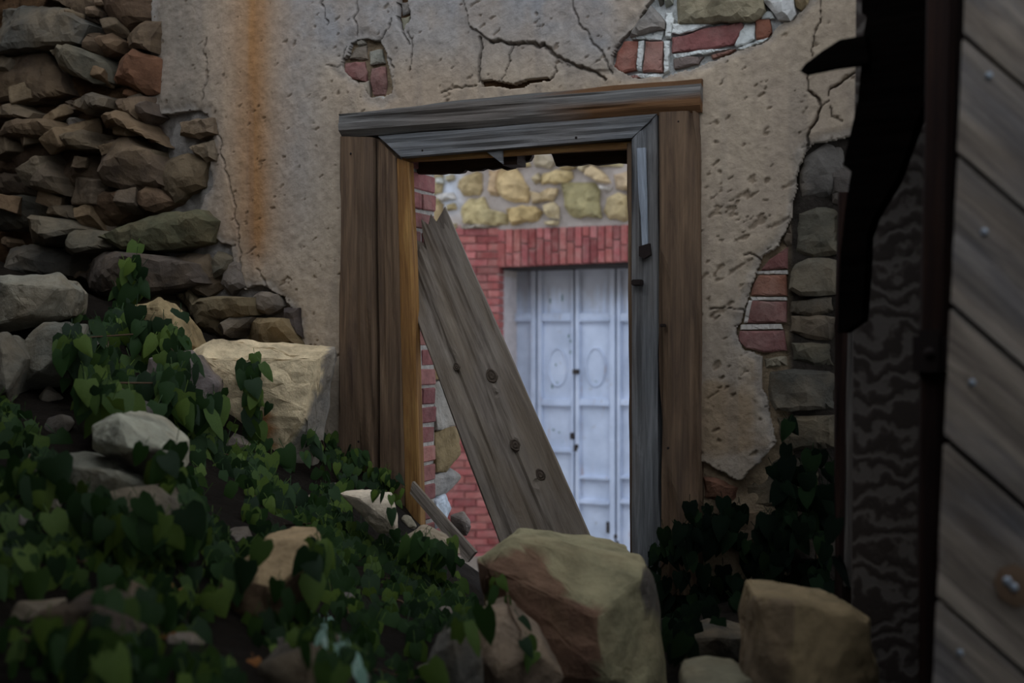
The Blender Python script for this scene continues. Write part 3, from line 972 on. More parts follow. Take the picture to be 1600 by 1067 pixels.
for poly, fr_, hexc, nm in [
    ([(538, 98), (568, 96), (572, 112), (570, 127), (548, 122), (538, 112)], .004, '#84504a', 'brick'),
    ([(579, 106), (602, 103), (604, 130), (600, 148), (582, 150), (579, 128)], .006, '#7c5348', 'brick'),
    ([(546, 92), (554, 74), (572, 70), (574, 92)], .0, '#8a7a64', 'stone'), ([(576, 80), (596, 76), (600, 98), (580, 102)], .004, '#8f8678', 'stone'),
    ([(556, 66), (566, 60), (572, 68), (560, 72)], .004, '#8d8474', 'stone'), ([(580, 152), (600, 150), (606, 156), (590, 158)], .004, '#968e84', 'stone'),
    ([(560, 128), (576, 126), (578, 150), (566, 154)], .0, '#857866', 'stone'),
    ([(626, 4), (640, 2), (640, 20), (628, 24)], .0, '#7f7a70', 'stone'), ([(626, 28), (640, 24), (638, 46), (630, 48)], .0, '#8a8062', 'stone')]:
    wall_stone(FW, poly, fr_, 0.06, jitc(hexc, .04), wall_front, name=nm, mat='brick' if nm == 'brick' else 'rock', bulge=.006, tilt=.08, edge=.005, rough=.005, jit=.003, rings=2, step=.02)


# brick reveal on the left side of the opening, and the stub of rubble behind it
def brick_box(x0, x1, y0, y1, z0, z1, hexc, parent, seed):
    r = random.Random(seed)
    bm = bmesh.new()
    bmesh.ops.create_cube(bm, size=1)
    for v in bm.verts:
        v.co = Vector((x0 if v.co.x < 0 else x1, y0 if v.co.y < 0 else y1, z0 if v.co.z < 0 else z1)) + Vector([r.uniform(-.003, .003) for _ in range(3)])
    bmesh.ops.bevel(bm, geom=list(bm.edges), offset=.005, segments=1, affect='EDGES')
    bm.verts.index_update()
    vs = [v.co.copy() for v in bm.verts]; fs = [[v.index for v in f.verts] for f in bm.faces]
    bm.free()
    return mesh_obj('brick', vs, fs, M['brick'], parent, color=jitc(hexc, .12))


CH = 0.0785
zt = FW.l(650, 225, 0).z
y0r, y1r = 0.035, WALL_T
for k in range(22):
    zz = zt - (k + 1) * CH
    hx = R.choice(['#8b4a48', '#93514c', '#7d4442', '#995a50'])
    if k % 2:
        brick_box(S_REVEAL - .1, S_REVEAL + R.uniform(-.006, .006), y0r, y1r, zz, zz + CH - .014, hx, wall_front, k)
    else:
        ym = (y0r + y1r) / 2
        brick_box(S_REVEAL - .1, S_REVEAL + R.uniform(-.006, .006), y0r, ym - .006, zz, zz + CH - .014, hx, wall_front, k)
        brick_box(S_REVEAL - .1, S_REVEAL + R.uniform(-.006, .006), ym + .006, y1r, zz, zz + CH - .014, hx, wall_front, k + 50)
v_, f_ = [], []
for (x0, x1, ya, yb, za, zb) in [(S_REVEAL - .1, S_REVEAL - .008, y0r, y1r, CAMZ - 1.4, zt)]:
    for xx in (x0, x1):
        for yy in (ya, yb):
            for z_ in (za, zb):
                v_.append((xx, yy, z_))
    f_ += [(0, 1, 3, 2), (4, 6, 7, 5), (0, 4, 5, 1), (2, 3, 7, 6), (0, 2, 6, 4), (1, 5, 7, 3)]
mesh_obj('mortar_bed', v_, f_, M['core'], wall_front, col=[lin('#b9b2aa')] * 8)
# stones and white mortar of the broken inner leaf, lower left inside the opening
for (pa, hexc) in [([(679, 600), (700, 592), (718, 604), (722, 640), (712, 668), (680, 672)], '#8f8a82'),
                   ([(679, 676), (706, 664), (722, 676), (718, 716), (700, 740), (679, 736)], '#7d6c4e'),
                   ([(679, 742), (712, 736), (722, 752), (704, 776), (679, 776)], '#8d8984'),
                   ([(679, 780), (700, 776), (712, 800), (704, 826), (679, 824)], '#b4bcc4'),
                   ([(679, 540), (690, 538), (704, 575), (700, 592), (679, 596)], '#9a8460')]:
    zs = [FW.l(690, p[1], -.3).z for p in pa]
    pts = []
    for (px, py) in pa:
        t = (px - 679) / 44.0
        for dx in (-.12, -.01):
            pts.append(FW.M @ Vector((S_REVEAL + dx + (R.uniform(-.012, .02) if dx > -.05 else 0), WALL_T + t * (depth_at(S_REVEAL, 722) - WALL_T), FW.l(690, py, -.3).z)))
    o = hull_rock('stone', [FW.M.inverted() @ p for p in pts], M['rock'], seed=R.randint(0, 999), bevel=.008, amp=.008, color=lin(hexc))
    o.parent = wall_front

# ------------------------------------------------------------------ the far building and its folding door
wall_far = tag(empty('wall_far', BW.P0, -ANG), 'far stone building with red brick door surround seen through the doorway', None, None, 'structure')
Z3 = lambda pts: [(640 + x / 3.95, 220 + y / 3.95) for x, y in pts]


def far_mask(S, Z, PX, PY):
    return ~((S > BW.l(779, 500).x) & (S < BW.l(1120, 500).x) & (Z < BW.l(800, 417).z))


def far_col(S, Z, PX, PY, Y):
    n = fbm(S * 4, Z * 4, 3, 5)[..., None]
    c = np.array(lin('#a59a92')) * (.8 + .4 * n)
    wh = (sstep(735, 700, PX) * sstep(345, 320, PY))[..., None]
    c = c * (1 - wh) + np.array(lin('#c4c8d0')) * wh
    wr = ((PX > 776) & (PY > 430))[..., None]
    c = np.where(wr, np.array(lin('#b8b0b0')), c)
    br = ((PY > 352) & (PX < 776))[..., None]
    return np.where(br, np.array(lin('#a8807a')) * (.8 + .4 * n), c)


grid_sheet('mortar', BW, BW.l(380, 500).x, BW.l(1330, 500).x, CAMZ - 2.3, CAMZ + 3.6, 0.03, far_mask,
           lambda S, Z, PX, PY: 0.012 + 0.03 * (fbm(S * 8, Z * 8, 3, 3) - .5), far_col, 0.56, M['far_mortar'], wall_far)
FAR_STONES = [
    ([(300, 240), (350, 220), (400, 190), (440, 200), (440, 260), (420, 330), (330, 330), (290, 280)], '#a48c58'),
    ([(490, 190), (545, 180), (540, 330), (500, 325), (485, 260)], '#ac8c5c'),
    ([(560, 180), (650, 185), (700, 250), (730, 290), (725, 375), (640, 370), (555, 325), (550, 230)], '#b0945c'),
    ([(756, 235), (790, 200), (802, 240), (770, 270)], '#a89468'),
    ([(820, 200), (900, 185), (990, 190), (1000, 225), (960, 255), (820, 262), (810, 230)], '#b49c60'),
    ([(750, 310), (800, 322), (850, 295), (905, 295), (905, 330), (870, 365), (760, 378)], '#b09660'),
    ([(940, 270), (1010, 260), (1130, 260), (1160, 300), (1165, 460), (1000, 465), (960, 400)], '#8e8048'),
    ([(1090, 180), (1130, 160), (1180, 180), (1240, 260), (1160, 255), (1090, 210)], '#b8a06c'),
    ([(1260, 210), (1345, 190), (1400, 210), (1400, 300), (1280, 290)], '#a8906a'),
    ([(1220, 360), (1290, 335), (1345, 340), (1345, 485), (1230, 480), (1200, 430)], '#b0985c'),
    ([(310, 410), (370, 360), (450, 355), (490, 420), (580, 450), (590, 510), (450, 510), (310, 500)], '#a89258'),
    ([(600, 420), (660, 405), (770, 405), (800, 440), (780, 490), (640, 510), (600, 490)], '#b09050'),
    ([(825, 400), (880, 375), (915, 410), (910, 475), (860, 470), (830, 450)], '#b49c68'),
    ([(760, 85), (860, 80), (890, 130), (860, 165), (770, 155)], '#968a70'),
    ([(1040, 140), (1085, 150), (1070, 190), (1040, 180)], '#a8986c'), ([(220, 215), (262, 212), (272, 240), (230, 252)], '#a4946c'),
    ([(220, 392), (270, 388), (278, 420), (230, 424)], '#9c8a58'), ([(1180, 280), (1240, 285), (1230, 308), (1190, 300)], '#b8b0a0'),
    ([(830, 500), (912, 494), (900, 518), (840, 518)], '#a8986c'), ([(320, 520), (420, 518), (560, 524), (420, 540), (320, 540)], '#8c8478'),
    ([(140, 240), (200, 230), (210, 260), (150, 280)], '#b8b4ac'), ([(150, 330), (260, 320), (280, 360), (170, 370)], '#b4b0a8'),
    ([(60, 380), (190, 390), (200, 500), (60, 500)], '#a48c58'), ([(-40, 250), (120, 240), (130, 340), (-40, 350)], '#a8946c'),
    ([(920, 75), (1000, 80), (1060, 110), (1010, 170), (930, 170)], '#ae9864'), ([(560, 60), (700, 60), (730, 150), (560, 160)], '#a08850'),
    ([(300, 60), (520, 60), (530, 160), (320, 170)], '#a89058'), ([(1090, 60), (1280, 60), (1300, 150), (1110, 140)], '#b09a68'),
    ([(1360, 320), (1480, 320), (1490, 480), (1370, 480)], '#a48e5c'), ([(1420, 180), (1560, 190), (1560, 300), (1420, 300)], '#ac9660')]
for pts, hexc in FAR_STONES:
    cx_ = sum(q[0] for q in pts) / len(pts); cy_ = sum(q[1] for q in pts) / len(pts)
    pts = [(cx_ + (x - cx_) * 1.10, cy_ + (y - cy_) * 1.10) for x, y in pts]
    wall_stone(BW, Z3(pts), .03, .12, jitc(hexc, .06), wall_far, mat='far_stone', bulge=.05, tilt=.10, edge=.03, rough=.035, jit=.015, step=.07)
# courses higher up and to the sides (seen from a step aside)
for j in range(4):
    x = 560 + j * 11
    yb = 232 - j * 40
    while x < 1180:
        wd = R.uniform(28, 62)
        if x + wd < 680 or x > 1000 or j > 0:
            wall_stone(BW, [(x + 2, yb - 34), (x + wd * .5, yb - 37 + R.uniform(-3, 3)), (x + wd - 3, yb - 33), (x + wd - 2, yb - 4), (x + wd * .5, yb - 1), (x + 1, yb - 4)],
                       .03, .12, jitc(R.choice(['#a48c58', '#b0945c', '#968a5c', '#ac9a70']), .1), wall_far, mat='far_stone', bulge=.05, tilt=.1, edge=.03, rough=.03, jit=.015, step=.09)
        x += wd
for j in range(6):
    for (xa, xb) in ((560, 672),):
        x = xa
        while x < xb:
            wd = R.uniform(28, 50); yb = 268 + j * 38
            wall_stone(BW, [(x + 2, yb - 33), (x + wd - 3, yb - 33), (x + wd - 2, yb - 4), (x + 1, yb - 4)], .03, .12, jitc('#a48c58', .15), wall_far, mat='far_stone',
                       bulge=.05, tilt=.1, edge=.03, rough=.03, jit=.015, step=.09)
            x += wd


def far_brick(pts, hexc, seed, name='brick', proud=.016):
    """One brick of the far building, its face outlined on the wall plane."""
    r = random.Random(seed)
    fl = [BW.l(x, y, proud) + Vector((r.uniform(-.002, .002), r.uniform(-.004, .004), r.uniform(-.002, .002))) for x, y in pts]
    c = sum(fl, Vector()) / 4
    e = .005
    v = [p + Vector((0, e, 0)) for p in fl] + [c + (p - c) * (1 - e * 2 / max((p - c).length, .02)) for p in fl] + [Vector((p.x, .1, p.z)) for p in fl]
    f = [(4, 5, 6, 7)] + [(i, (i + 1) % 4, 4 + (i + 1) % 4, 4 + i) for i in range(4)] + [(8 + i, 8 + (i + 1) % 4, (i + 1) % 4, i) for i in range(4)]
    return mesh_obj(name, v, [tuple(reversed(q)) for q in f], M['brick'], wall_far, color=jitc(hexc, .14, .92))


RED = ['#8e4c4a', '#96524e', '#80403e', '#a05e5a', '#985650']
# flat arch of upright bricks over the door
def arch_top(x): return 220 + (548 - (x * 1.0 - 555) * .0385) / 3.95
xs = 778.0; k = 0
while xs < 1125:
    wd = 12.0
    zx = (xs - 640) * 3.95
    top = 220 + (548 - (zx - 555) * .0385) / 3.95; bot = 220 + (779 - (zx - 555) * .045) / 3.95
    fr_ = [.34, .66, .62, .40, .55, .28][k % 6]
    mid = top + (bot - top) * fr_
    far_brick([(xs, top), (xs + wd - 1.6, top - .1), (xs + wd - 1.6, mid - .8), (xs, mid - .8)], R.choice(RED), k)
    far_brick([(xs, mid + .8), (xs + wd - 1.6, mid + .8), (xs + wd - 1.6, bot - .1), (xs, bot)], R.choice(RED), k + 100)
    xs += wd; k += 1
# brick jamb, left of the door
row = 0
y = 357.0
while y < 905:
    hgt = 12.1
    x = 779.0 - (0 if row % 2 else 18)
    xr = 779.0
    if row % 2 == 0:
        far_brick([(x + 1.2, y + (0 if y < 500 else 0)), (779, y), (779, y + hgt - 1.8), (x + 1.2, y + hgt - 1.8)], R.choice(RED), row * 10)
    kx = 0
    while x > 650:
        far_brick([(x - 36 + 1.6, y + .6), (x, y), (x, y + hgt - 1.8), (x - 36 + 1.6, y + hgt - 1.2)], R.choice(RED), row * 10 + kx + 1)
        x -= 36; kx += 1
    y += hgt; row += 1

door_1 = tag(empty('door_1', BW.P0, -ANG), 'pale blue painted folding metal door with oval mouldings, across the yard', None, None, 'structure')


def box_l(name, p0, p1, mat, parent, bev=.006):
    bm = bmesh.new()
    bmesh.ops.create_cube(bm, size=1)
    for v in bm.verts:
        v.co = Vector((p0[0] if v.co.x < 0 else p1[0], p0[1] if v.co.y < 0 else p1[1], p0[2] if v.co.z < 0 else p1[2]))
    if bev:
        bmesh.ops.bevel(bm, geom=list(bm.edges), offset=bev, segments=2, affect='EDGES')
    bm.verts.index_update()
    vs = [v.co.copy() for v in bm.verts]; fs = [[v.index for v in f.verts] for f in bm.faces]
    bm.free()
    return mesh_obj(name, vs, fs, mat, parent)


DO = -0.40     # the door stands back in its opening
LEAVES = [(780, 838, 784.5, 829), (838, 897, 846, 892), (897, 962, 905, 952), (962, 1020, 969, 1014), (1020, 1075, 1026, 1068), (1075, 1122, 1080, 1117)]
ztop = BW.l(800, 408, DO).z; zbot = CAMZ - 2.1
for li, (xa, xb, pa, pb) in enumerate(LEAVES):
    sa, sb = BW.l(xa, 500, DO).x, BW.l(xb, 500, DO).x
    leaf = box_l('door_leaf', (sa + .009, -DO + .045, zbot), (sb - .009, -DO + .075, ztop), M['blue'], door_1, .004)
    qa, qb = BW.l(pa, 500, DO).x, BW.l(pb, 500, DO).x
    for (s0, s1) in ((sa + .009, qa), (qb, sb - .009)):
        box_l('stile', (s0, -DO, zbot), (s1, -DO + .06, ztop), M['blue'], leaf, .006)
    xm = (xa + xb) / 2
    zz = lambda y: BW.l(xm, y, DO).z
    rails = [(408, 420), (489, 500), (624, 632)] + ([(744, 747), (781, 786)] if li >= 2 else [(700, 704), (790, 796)])
    for (ra, rb) in rails:
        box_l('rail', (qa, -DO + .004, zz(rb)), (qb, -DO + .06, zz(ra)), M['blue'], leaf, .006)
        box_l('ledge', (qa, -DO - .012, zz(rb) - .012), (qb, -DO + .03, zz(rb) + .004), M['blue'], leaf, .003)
    if li in (1, 2, 3):
        cx_, cz_ = (qa + qb) / 2, zz(574)
        rx_, rz_ = .098, .186
        vs, fs = [], []
        N = 40; K = 6
        for i in range(N):
            t = 2 * math.pi * i / N
            for j in range(K):
                p = 2 * math.pi * j / K
                rr = .011 * math.cos(p)
                vs.append((cx_ + (rx_ + rr) * math.cos(t), -DO + .043 + .016 * math.sin(p), cz_ + (rz_ + rr) * math.sin(t)))
        for i in range(N):
            for j in range(K):
                fs.append((i * K + j, i * K + (j + 1) % K, ((i + 1) % N) * K + (j + 1) % K, ((i + 1) % N) * K + j))
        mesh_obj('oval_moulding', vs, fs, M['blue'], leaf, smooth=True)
box_l('shade_transom', (BW.l(776, 500, DO).x, -DO - .34, BW.l(800, 421, -.1).z), (BW.l(1126, 500, DO).x, -DO + .02, BW.l(800, 404, -.1).z), M['rust'], door_1, .01)  # dark strip under the arch, box added deep to shade the door top
box_l('backing', (BW.l(778, 500, DO).x, -DO + .09, zbot), (BW.l(1124, 500, DO).x, -DO + .11, ztop), M['rust'], door_1, 0)
s_ = BW.l(898, 580, DO).x
box_l('bolt', (s_ - .012, -DO - .03, BW.l(898, 584, DO).z), (s_ + .05, -DO + .01, BW.l(898, 577, DO).z), M['rust'], door_1, .004)
box_l('keyhole_plate', (BW.l(891, 680, DO).x, -DO - .012, BW.l(894, 686, DO).z), (BW.l(897, 680, DO).x, -DO + .01, BW.l(894, 676, DO).z), M['rust'], door_1, .004)
for (hx_, hy_, hh_) in [(900, 700, 5), (902, 697, 3), (950, 824, 9), (965, 850, 5), (962, 838, 3)]:
    p = BW.l(hx_, hy_, DO)
    box_l('hinge', (p.x - .015, -DO - .012, p.z - hh_ / 165), (p.x + .012, -DO + .01, p.z + hh_ / 165), M['rust'], door_1, .003)
# paint worn through to an older teal coat, as thin flakes
for (fx, fy, fw, fh) in [(886, 525, 2, 5), (889, 533, 2, 5), (889, 550, 2, 6), (866, 570, 2, 4), (860, 604, 2, 7), (868, 598, 1.5, 3), (876, 465, 2, 10), (857, 470, 2, 8), (862, 672, 3, 3), (871, 676, 2, 3), (929, 596, 2, 2)]:
    p = BW.l(fx, fy, DO)
    box_l('paint_flake', (p.x - fw / 330, -DO + .040, p.z - fh / 330), (p.x + fw / 330, -DO + .0445, p.z + fh / 330), M['teal'], door_1, 0)

# ------------------------------------------------------------------ the timber door frame
door_frame = tag(empty('door_frame', FW.P0, -ANG), 'weathered wooden door frame with heavy lintel set in the plastered wall', 'door frame')


def prism(name, fr, poly, off, thick, mat, parent, jit=0.0):
    """A flat board of any outline: the outline lies on plane fr, `off` proud of it, and has real thickness."""
    from mathutils.geometry import tessellate_polygon
    pts = [fr.l(x, y, off) for x, y in poly]
    n = len(pts)
    tris = tessellate_polygon([[Vector((p.x, p.z, 0)) for p in pts]])
    vs = pts + [p + Vector((0, thick, 0)) for p in pts]
    fs = [tuple(t) for t in tris] + [tuple(i + n for i in reversed(t)) for t in tris] + [((i + 1) % n, i, n + i, n + (i + 1) % n) for i in range(n)]
    bm = bmesh.new()
    bv = [bm.verts.new(v) for v in vs]
    for f in fs:
        bm.faces.new([bv[i] for i in f])
    bmesh.ops.recalc_face_normals(bm, faces=bm.faces)
    fs = [[v.index for v in f.verts] for f in bm.faces] if bm.verts.index_update() is None else fs
    bm.free()
    return mesh_obj(name, vs, fs, mat, parent, uv=[(v.x, v.z) for v in vs])


o = board_px('lintel_beam', FW, (528, 170), (530, 212), (1093, 174), (1094, 119), .060, .20, M['wood_beam'], door_frame, nl=60, nx=10, ny=4, bev=.022, warp=.010, groove=.004, seed=1)
o['label'] = 'thick grey lintel beam'
o = board_px('head_casing', FW, (590, 212), (628, 246), (986, 216), (1027, 177), .046, .045, M['wood_grey'], door_frame, nl=50, nx=6, bev=.004, warp=.004, groove=.0025, seed=2)
o['label'] = 'grey mitred head casing'
board_px('post', FW, (530, 213), (581, 214), (585, 830), (527, 830), .055, .13, M['wood_frame'], door_frame, nl=60, nx=8, ny=3, bev=.008, warp=.006, groove=.009, gfreq=16, seed=3)
board_px('batten', FW, (584, 292), (590, 292), (592, 800), (586, 800), .004, .03, M['wood_grey'], door_frame, nl=40, nx=3, ny=2, bev=.003, warp=.004, seed=4)
board_px('side_casing', FW, (588, 216), (618, 246), (632, 830), (594, 830), .040, .05, M['wood_frame'], door_frame, nl=60, nx=6, bev=.006, warp=.006, groove=.004, seed=5)
o = board_px('jamb', FW, (617, 246), (638, 253), (657, 830), (633, 830), .030, .05, M['wood_raw'], door_frame, nl=60, nx=5, ny=4, bev=.006, warp=.006, groove=.004, seed=6)
o['label'] = 'raw orange-brown jamb of the left side'
board_px('side_casing', FW, (986, 218), (1027, 178), (1031, 930), (986, 930), .044, .06, M['wood_grey'], door_frame, nl=60, nx=7, bev=.005, warp=.006, groove=.005, seed=7)
board_px('jamb', FW, (979, 224), (988, 222), (991, 930), (983, 930), .020, .15, M['wood_frame'], door_frame, nl=50, nx=3, bev=.005, warp=.004, groove=.003, seed=8)
board_px('post', FW, (1029, 175), (1092, 172), (1092, 930), (1031, 930), .056, .13, M['wood_frame'], door_frame, nl=60, nx=10, ny=3, bev=.007, warp=.006, groove=.009, gfreq=18, seed=9)
o = board_px('splinter', FW, (993, 231), (1010, 230), (1013, 398), (1001, 402), .062, .022, M['wood_pale'], door_frame, nl=24, nx=4, ny=2, bev=.006, warp=.012, groove=.002, jag1=.03, seed=10)
o['label'] = 'pale splintered strip on the casing'
o = board_px('head_strip', FW, (628, 243), (628, 253), (986, 233), (986, 220), .012, .03, M['wood_raw'], door_frame, nl=40, nx=3, ny=3, bev=.003, warp=.004, seed=11)
o = prism('hanging_shard', FW, [(749, 229), (784, 226), (785, 256), (772, 246)], .03, .012, M['wood_grey'], door_frame)
rag = [(150, 205), (190, 207), (230, 200), (290, 202), (330, 195), (345, 178), (370, 188), (400, 184), (440, 182), (470, 170), (500, 178), (520, 175), (560, 165), (590, 180),
       (640, 168), (662, 152), (670, 140), (700, 133), (740, 122), (755, 95), (755, 75), (870, 72), (882, 95), (892, 125), (905, 157), (960, 150), (1000, 155), (1050, 150), (1100, 140),
       (1150, 150), (1200, 145), (1280, 135), (1335, 139), (1390, 135)]
poly = [(640 + x / 3.95, 220 + y / 3.95) for x, y in rag]
o = prism('ragged_lintel_board', FW, [(628, 244)] + [(628, 272)] + poly + [(992, 218)], -.115, .022, M['wood_dark'], door_frame)
o['label'] = 'broken dark board with ragged lower edge'
for k, (xa, xb, ya, yb) in enumerate([(784, 808, 232, 258)]):
    prism('block', FW, [(xa, ya), (xb, ya - 2), (xb, yb - 1), (xa, yb)], -.03, .08, M['wood_dark'], door_frame)


def nail_head(name, c, nrm, r, mat, parent, h=1.0):
    nrm = nrm.normalized()
    t = nrm.orthogonal().normalized(); b = nrm.cross(t)
    vs = [c + (t * math.cos(i * math.pi / 4) + b * math.sin(i * math.pi / 4)) * r for i in range(8)]
    vs += [c + nrm * r * .35 * h + (t * math.cos(i * math.pi / 4) + b * math.sin(i * math.pi / 4)) * r * .6 for i in range(8)]
    vs.append(c + nrm * r * .45 * h)
    fs = [(i, (i + 1) % 8, 8 + (i + 1) % 8, 8 + i) for i in range(8)] + [(8 + i, 8 + (i + 1) % 8, 16) for i in range(8)]
    return mesh_obj(name, vs, fs, mat, parent)


box_l('latch_hook', FW.l(986, 446, .075) - Vector((0, 0, 0)), FW.l(1006, 437, .04), M['iron'], door_frame, .003)
prism('latch_plate', FW, [(998, 385), (1014, 380), (1016, 398), (1006, 404), (998, 400)], .064, .02, M['iron'], door_frame)
box_l('iron_pin', FW.l(1031, 511, .075), FW.l(1041, 506, .05), M['iron'], door_frame, .002)
for (nx_, ny_) in [(1060, 190), (548, 240), (1044, 700), (560, 690), (660, 235), (900, 215)]:
    nail_head('nail', FW.l(nx_, ny_, .054 if ny_ not in (235, 215) else .045), Vector((0, -1, 0)), .005, M['iron'], door_frame)

# ------------------------------------------------------------------ the wide plank fallen across the doorway
def plank_world(name, a, b, c, d, thick, mat, **kw):
    """a,b,c,d = (px, py, distance): a-b one end, d-c the other; thickness runs away from the viewer."""
    A, B, C, D = at(*a), at(*b), at(*c), at(*d)
    nrm = (B - A).cross(D - A).normalized()
    if nrm.y < 0: nrm = -nrm
    t = nrm * thick
    return timber8(name, [A, B, B + t, A + t, D, C, C + t, D + t], mat, None, center=True, **kw)


o = plank_world('fallen_plank', (820, 955, 4.20), (978, 962, 4.18), (681, 288, 4.66), (610, 392, 4.54), .05, M['wood_plank'], nl=110, nx=30, ny=4, bev=.006, warp=.005, groove=.006,
                jag1=.20, seed=21, gfreq=38, knots=[(.52, .62, .030, .010), (.40, .62, .028, .008), (.30, .66, .026, .010), (.66, .30, .018, .007), (.14, .75, .02, .006)])
tag(o, 'wide weathered grey plank leaning diagonally across the doorway', 'plank')
plank = o
def plank_pt(u, v):
    A, B, C, D = at(820, 955, 4.20), at(978, 962, 4.18), at(681, 288, 4.66), at(610, 392, 4.54)
    p = (A.lerp(B, v)).lerp(D.lerp(C, v), u)
    nr = (B - A).cross(D - A).normalized()
    return p, (nr if nr.y < 0 else -nr), (D - A).normalized()
for ki, (u, v, r) in enumerate([(.56, .66, .021), (.395, .60, .019), (.315, .74, .018), (.625, .28, .012), (.13, .82, .018), (.17, .45, .011)]):
    p, nr, ax = plank_pt(u, v)
    p = p + nr * .001 - plank.location
    sd = nr.cross(ax).normalized()
    rs = random.Random(ki)
    vs = []; N = 14
    for ring, (sc, h) in enumerate([(1.25, -.004), (1.0, .006), (.72, .003), (.4, .007)]):
        for i in range(N):
            t = 2 * math.pi * i / N
            q = sc * (1 + rs.uniform(-.12, .12))
            vs.append(p + (ax * math.cos(t) * 1.15 + sd * math.sin(t) * .85) * r * q + nr * h)
    vs.append(p + nr * .004)
    fs = [(k * N + i, k * N + (i + 1) % N, (k + 1) * N + (i + 1) % N, (k + 1) * N + i) for k in range(3) for i in range(N)] + [(3 * N + i, 3 * N + (i + 1) % N, 4 * N) for i in range(N)]
    mesh_obj('knot', vs, fs, M['wood_knot'], plank, uv=[(i * .01, i * .003) for i in range(len(vs))])
for i, (a, b, c, d, lab) in enumerate([
    ((644, 752, 4.30), (640, 772, 4.30), (728, 880, 4.12), (742, 862, 4.12), 'thin grey board slanting down at the foot of the left jamb')]):
    o = plank_world('thin_board', a, b, c, d, .02, M['wood_plank'], nl=30, nx=5, ny=2, bev=.003, warp=.004, groove=.002, seed=31 + i)
    tag(o, lab, 'board')

# ------------------------------------------------------------------ the shed on the right
SD = Frame(2.75, math.radians(45))
shed_door = tag(empty('shed_door', SD.P0, -math.radians(45)), 'open shed door of diagonal grey boards with nail heads at the right edge', 'door')
xl = lambda y: 1506 - .045 * y
edges = [-610, -390, -170, 45, 238, 484, 700, 960, 1190, 1420]
SL = .86
for i in range(len(edges) - 1):
    y0, y1 = edges[i] + 5, edges[i + 1] - 5
    xa, xb = xl(y0), xl(y1)
    xe = 1960
    ln = lambda x, y: y + (x - 1490) * SL
    a = (xa, ln(xa, y0)); b = (xb, ln(xb, y1)); c = (xe, ln(xe, y1)); d = (xe, ln(xe, y0))
    bo = board_px('board', SD, a, b, c, d, 0.0, .022, M['wood_shed'], shed_door, nl=24, nx=6, ny=2, bev=.004, warp=.003, groove=.0015, seed=40 + i)
    for (nx_, ny_) in [(1545, 118), (1538, 362), (1519, 598), (1500, 1020)]:
        if y0 < ny_ - (nx_ - 1490) * SL < y1:
            nail_head('nail', SD.l(nx_, ny_, .004), Vector((0, -1, 0)), .0065, M['nail'], bo)
    if i == 6:
        kn = SD.l(1586, 915, .006)
        nail_head('knot', kn, Vector((0, -1, 0)), .036, M['wood_frame'], bo, .15)
        for (dx, dy) in ((-6, -4), (4, 6)):
            nail_head('nail', SD.l(1580 + dx, 912 + dy, .011), Vector((0, -1, 0)), .008, M['nail'], bo)
prism('backing_panel', SD, [(xl(-600) + 4, -700), (1960, -700), (1960, 1700), (xl(1400) + 4, 1700)], -.024, .02, M['wood_tar_shade'], shed_door)

P2 = Frame(2.90, math.radians(40))
sp = tag(empty('shed_post', P2.P0, -math.radians(40)), 'dark reddish door post left of the diagonal boards with an iron hinge block', 'post')
board_px('timber', P2, (1452, -500), (1500, -500), (1466, 1300), (1424, 1300), 0.0, .09, M['wood_red'], sp, nl=50, nx=6, ny=4, bev=.008, warp=.006, groove=.003, seed=61)
hb = box_l('hinge_block', P2.l(1422, 590, .02), P2.l(1482, 515, 0.0) + Vector((0, .05, 0)), M['iron'], sp, .012)
nail_head('bolt', P2.l(1452, 552, .021), Vector((0, -1, 0)), .012, M['iron'], hb)

PW = Frame(3.55, math.radians(38))
o = board_px('plywood_panel', PW, (1338, -300), (1462, -300), (1446, 1300), (1328, 1300), 0.0, .018, M['plywood'], None, nl=50, nx=10, ny=2, bev=.002, warp=.003, groove=.0, seed=62)
o.matrix_world = PW.M
tag(o, 'dark plywood sheet with wavy grain behind the shed post', 'plywood sheet')

FP = Frame(3.75, math.radians(32))
fp = tag(empty('corner_post', FP.P0, -math.radians(32)), 'dark peeling timber post between plywood sheet and stone wall', 'post')
board_px('timber', FP, (1308, 300), (1350, 300), (1344, 1150), (1296, 1150), 0.0, .08, M['wood_red'], fp, nl=50, nx=6, ny=4, bev=.006, warp=.006, groove=.004, seed=63)
board_px('peeling_strip', FP, (1328, 420), (1339, 420), (1332, 930), (1316, 930), .008, .01, M['wood_beam'], fp, nl=40, nx=3, ny=2, bev=.002, warp=.006, jag0=.06, jag1=.05, seed=64)

BT = Frame(3.2, math.radians(35))
bt = tag(empty('timber_and_shadow', BT.P0, -math.radians(35)), 'black tarred timber and painted eave shadow at the top of the shed opening', 'timber')  # black shape also fills in the eave's shadow on the plywood
prism('timber', BT, [(1350, -260), (1346, 20), (1354, 26), (1348, 62), (1346, 100), (1340, 160), (1321, 240), (1317, 258), (1330, 268), (1320, 330), (1313, 400), (1309, 520), (1318, 520), (1346, 500),
                     (1352, 420), (1354, 370), (1364, 340), (1400, 280), (1440, 170), (1482, 60), (1500, -260)], 0.0, .05, M['wood_tar_shade'], bt)
bs = tag(empty('broken_slat', BT.P0, -math.radians(35)), 'pointed black slat jutting left in front of the plaster', 'slat')
prism('slat', BT, [(1250, 111), (1258, 100), (1284, 80), (1312, 62), (1352, 55), (1356, 98), (1300, 106), (1256, 115)], .03, .025, M['wood_tar_shade'], bs)

# shed side wall, then unseen roof, walls and eave added to block light
def plain_box(name, p0, p1, mat, label, kind='structure'):
    o = box_l(name, p0, p1, mat, None, 0)
    o.data.uv_layers.new(name='UVMap')
    return tag(o, label, None, None, kind)


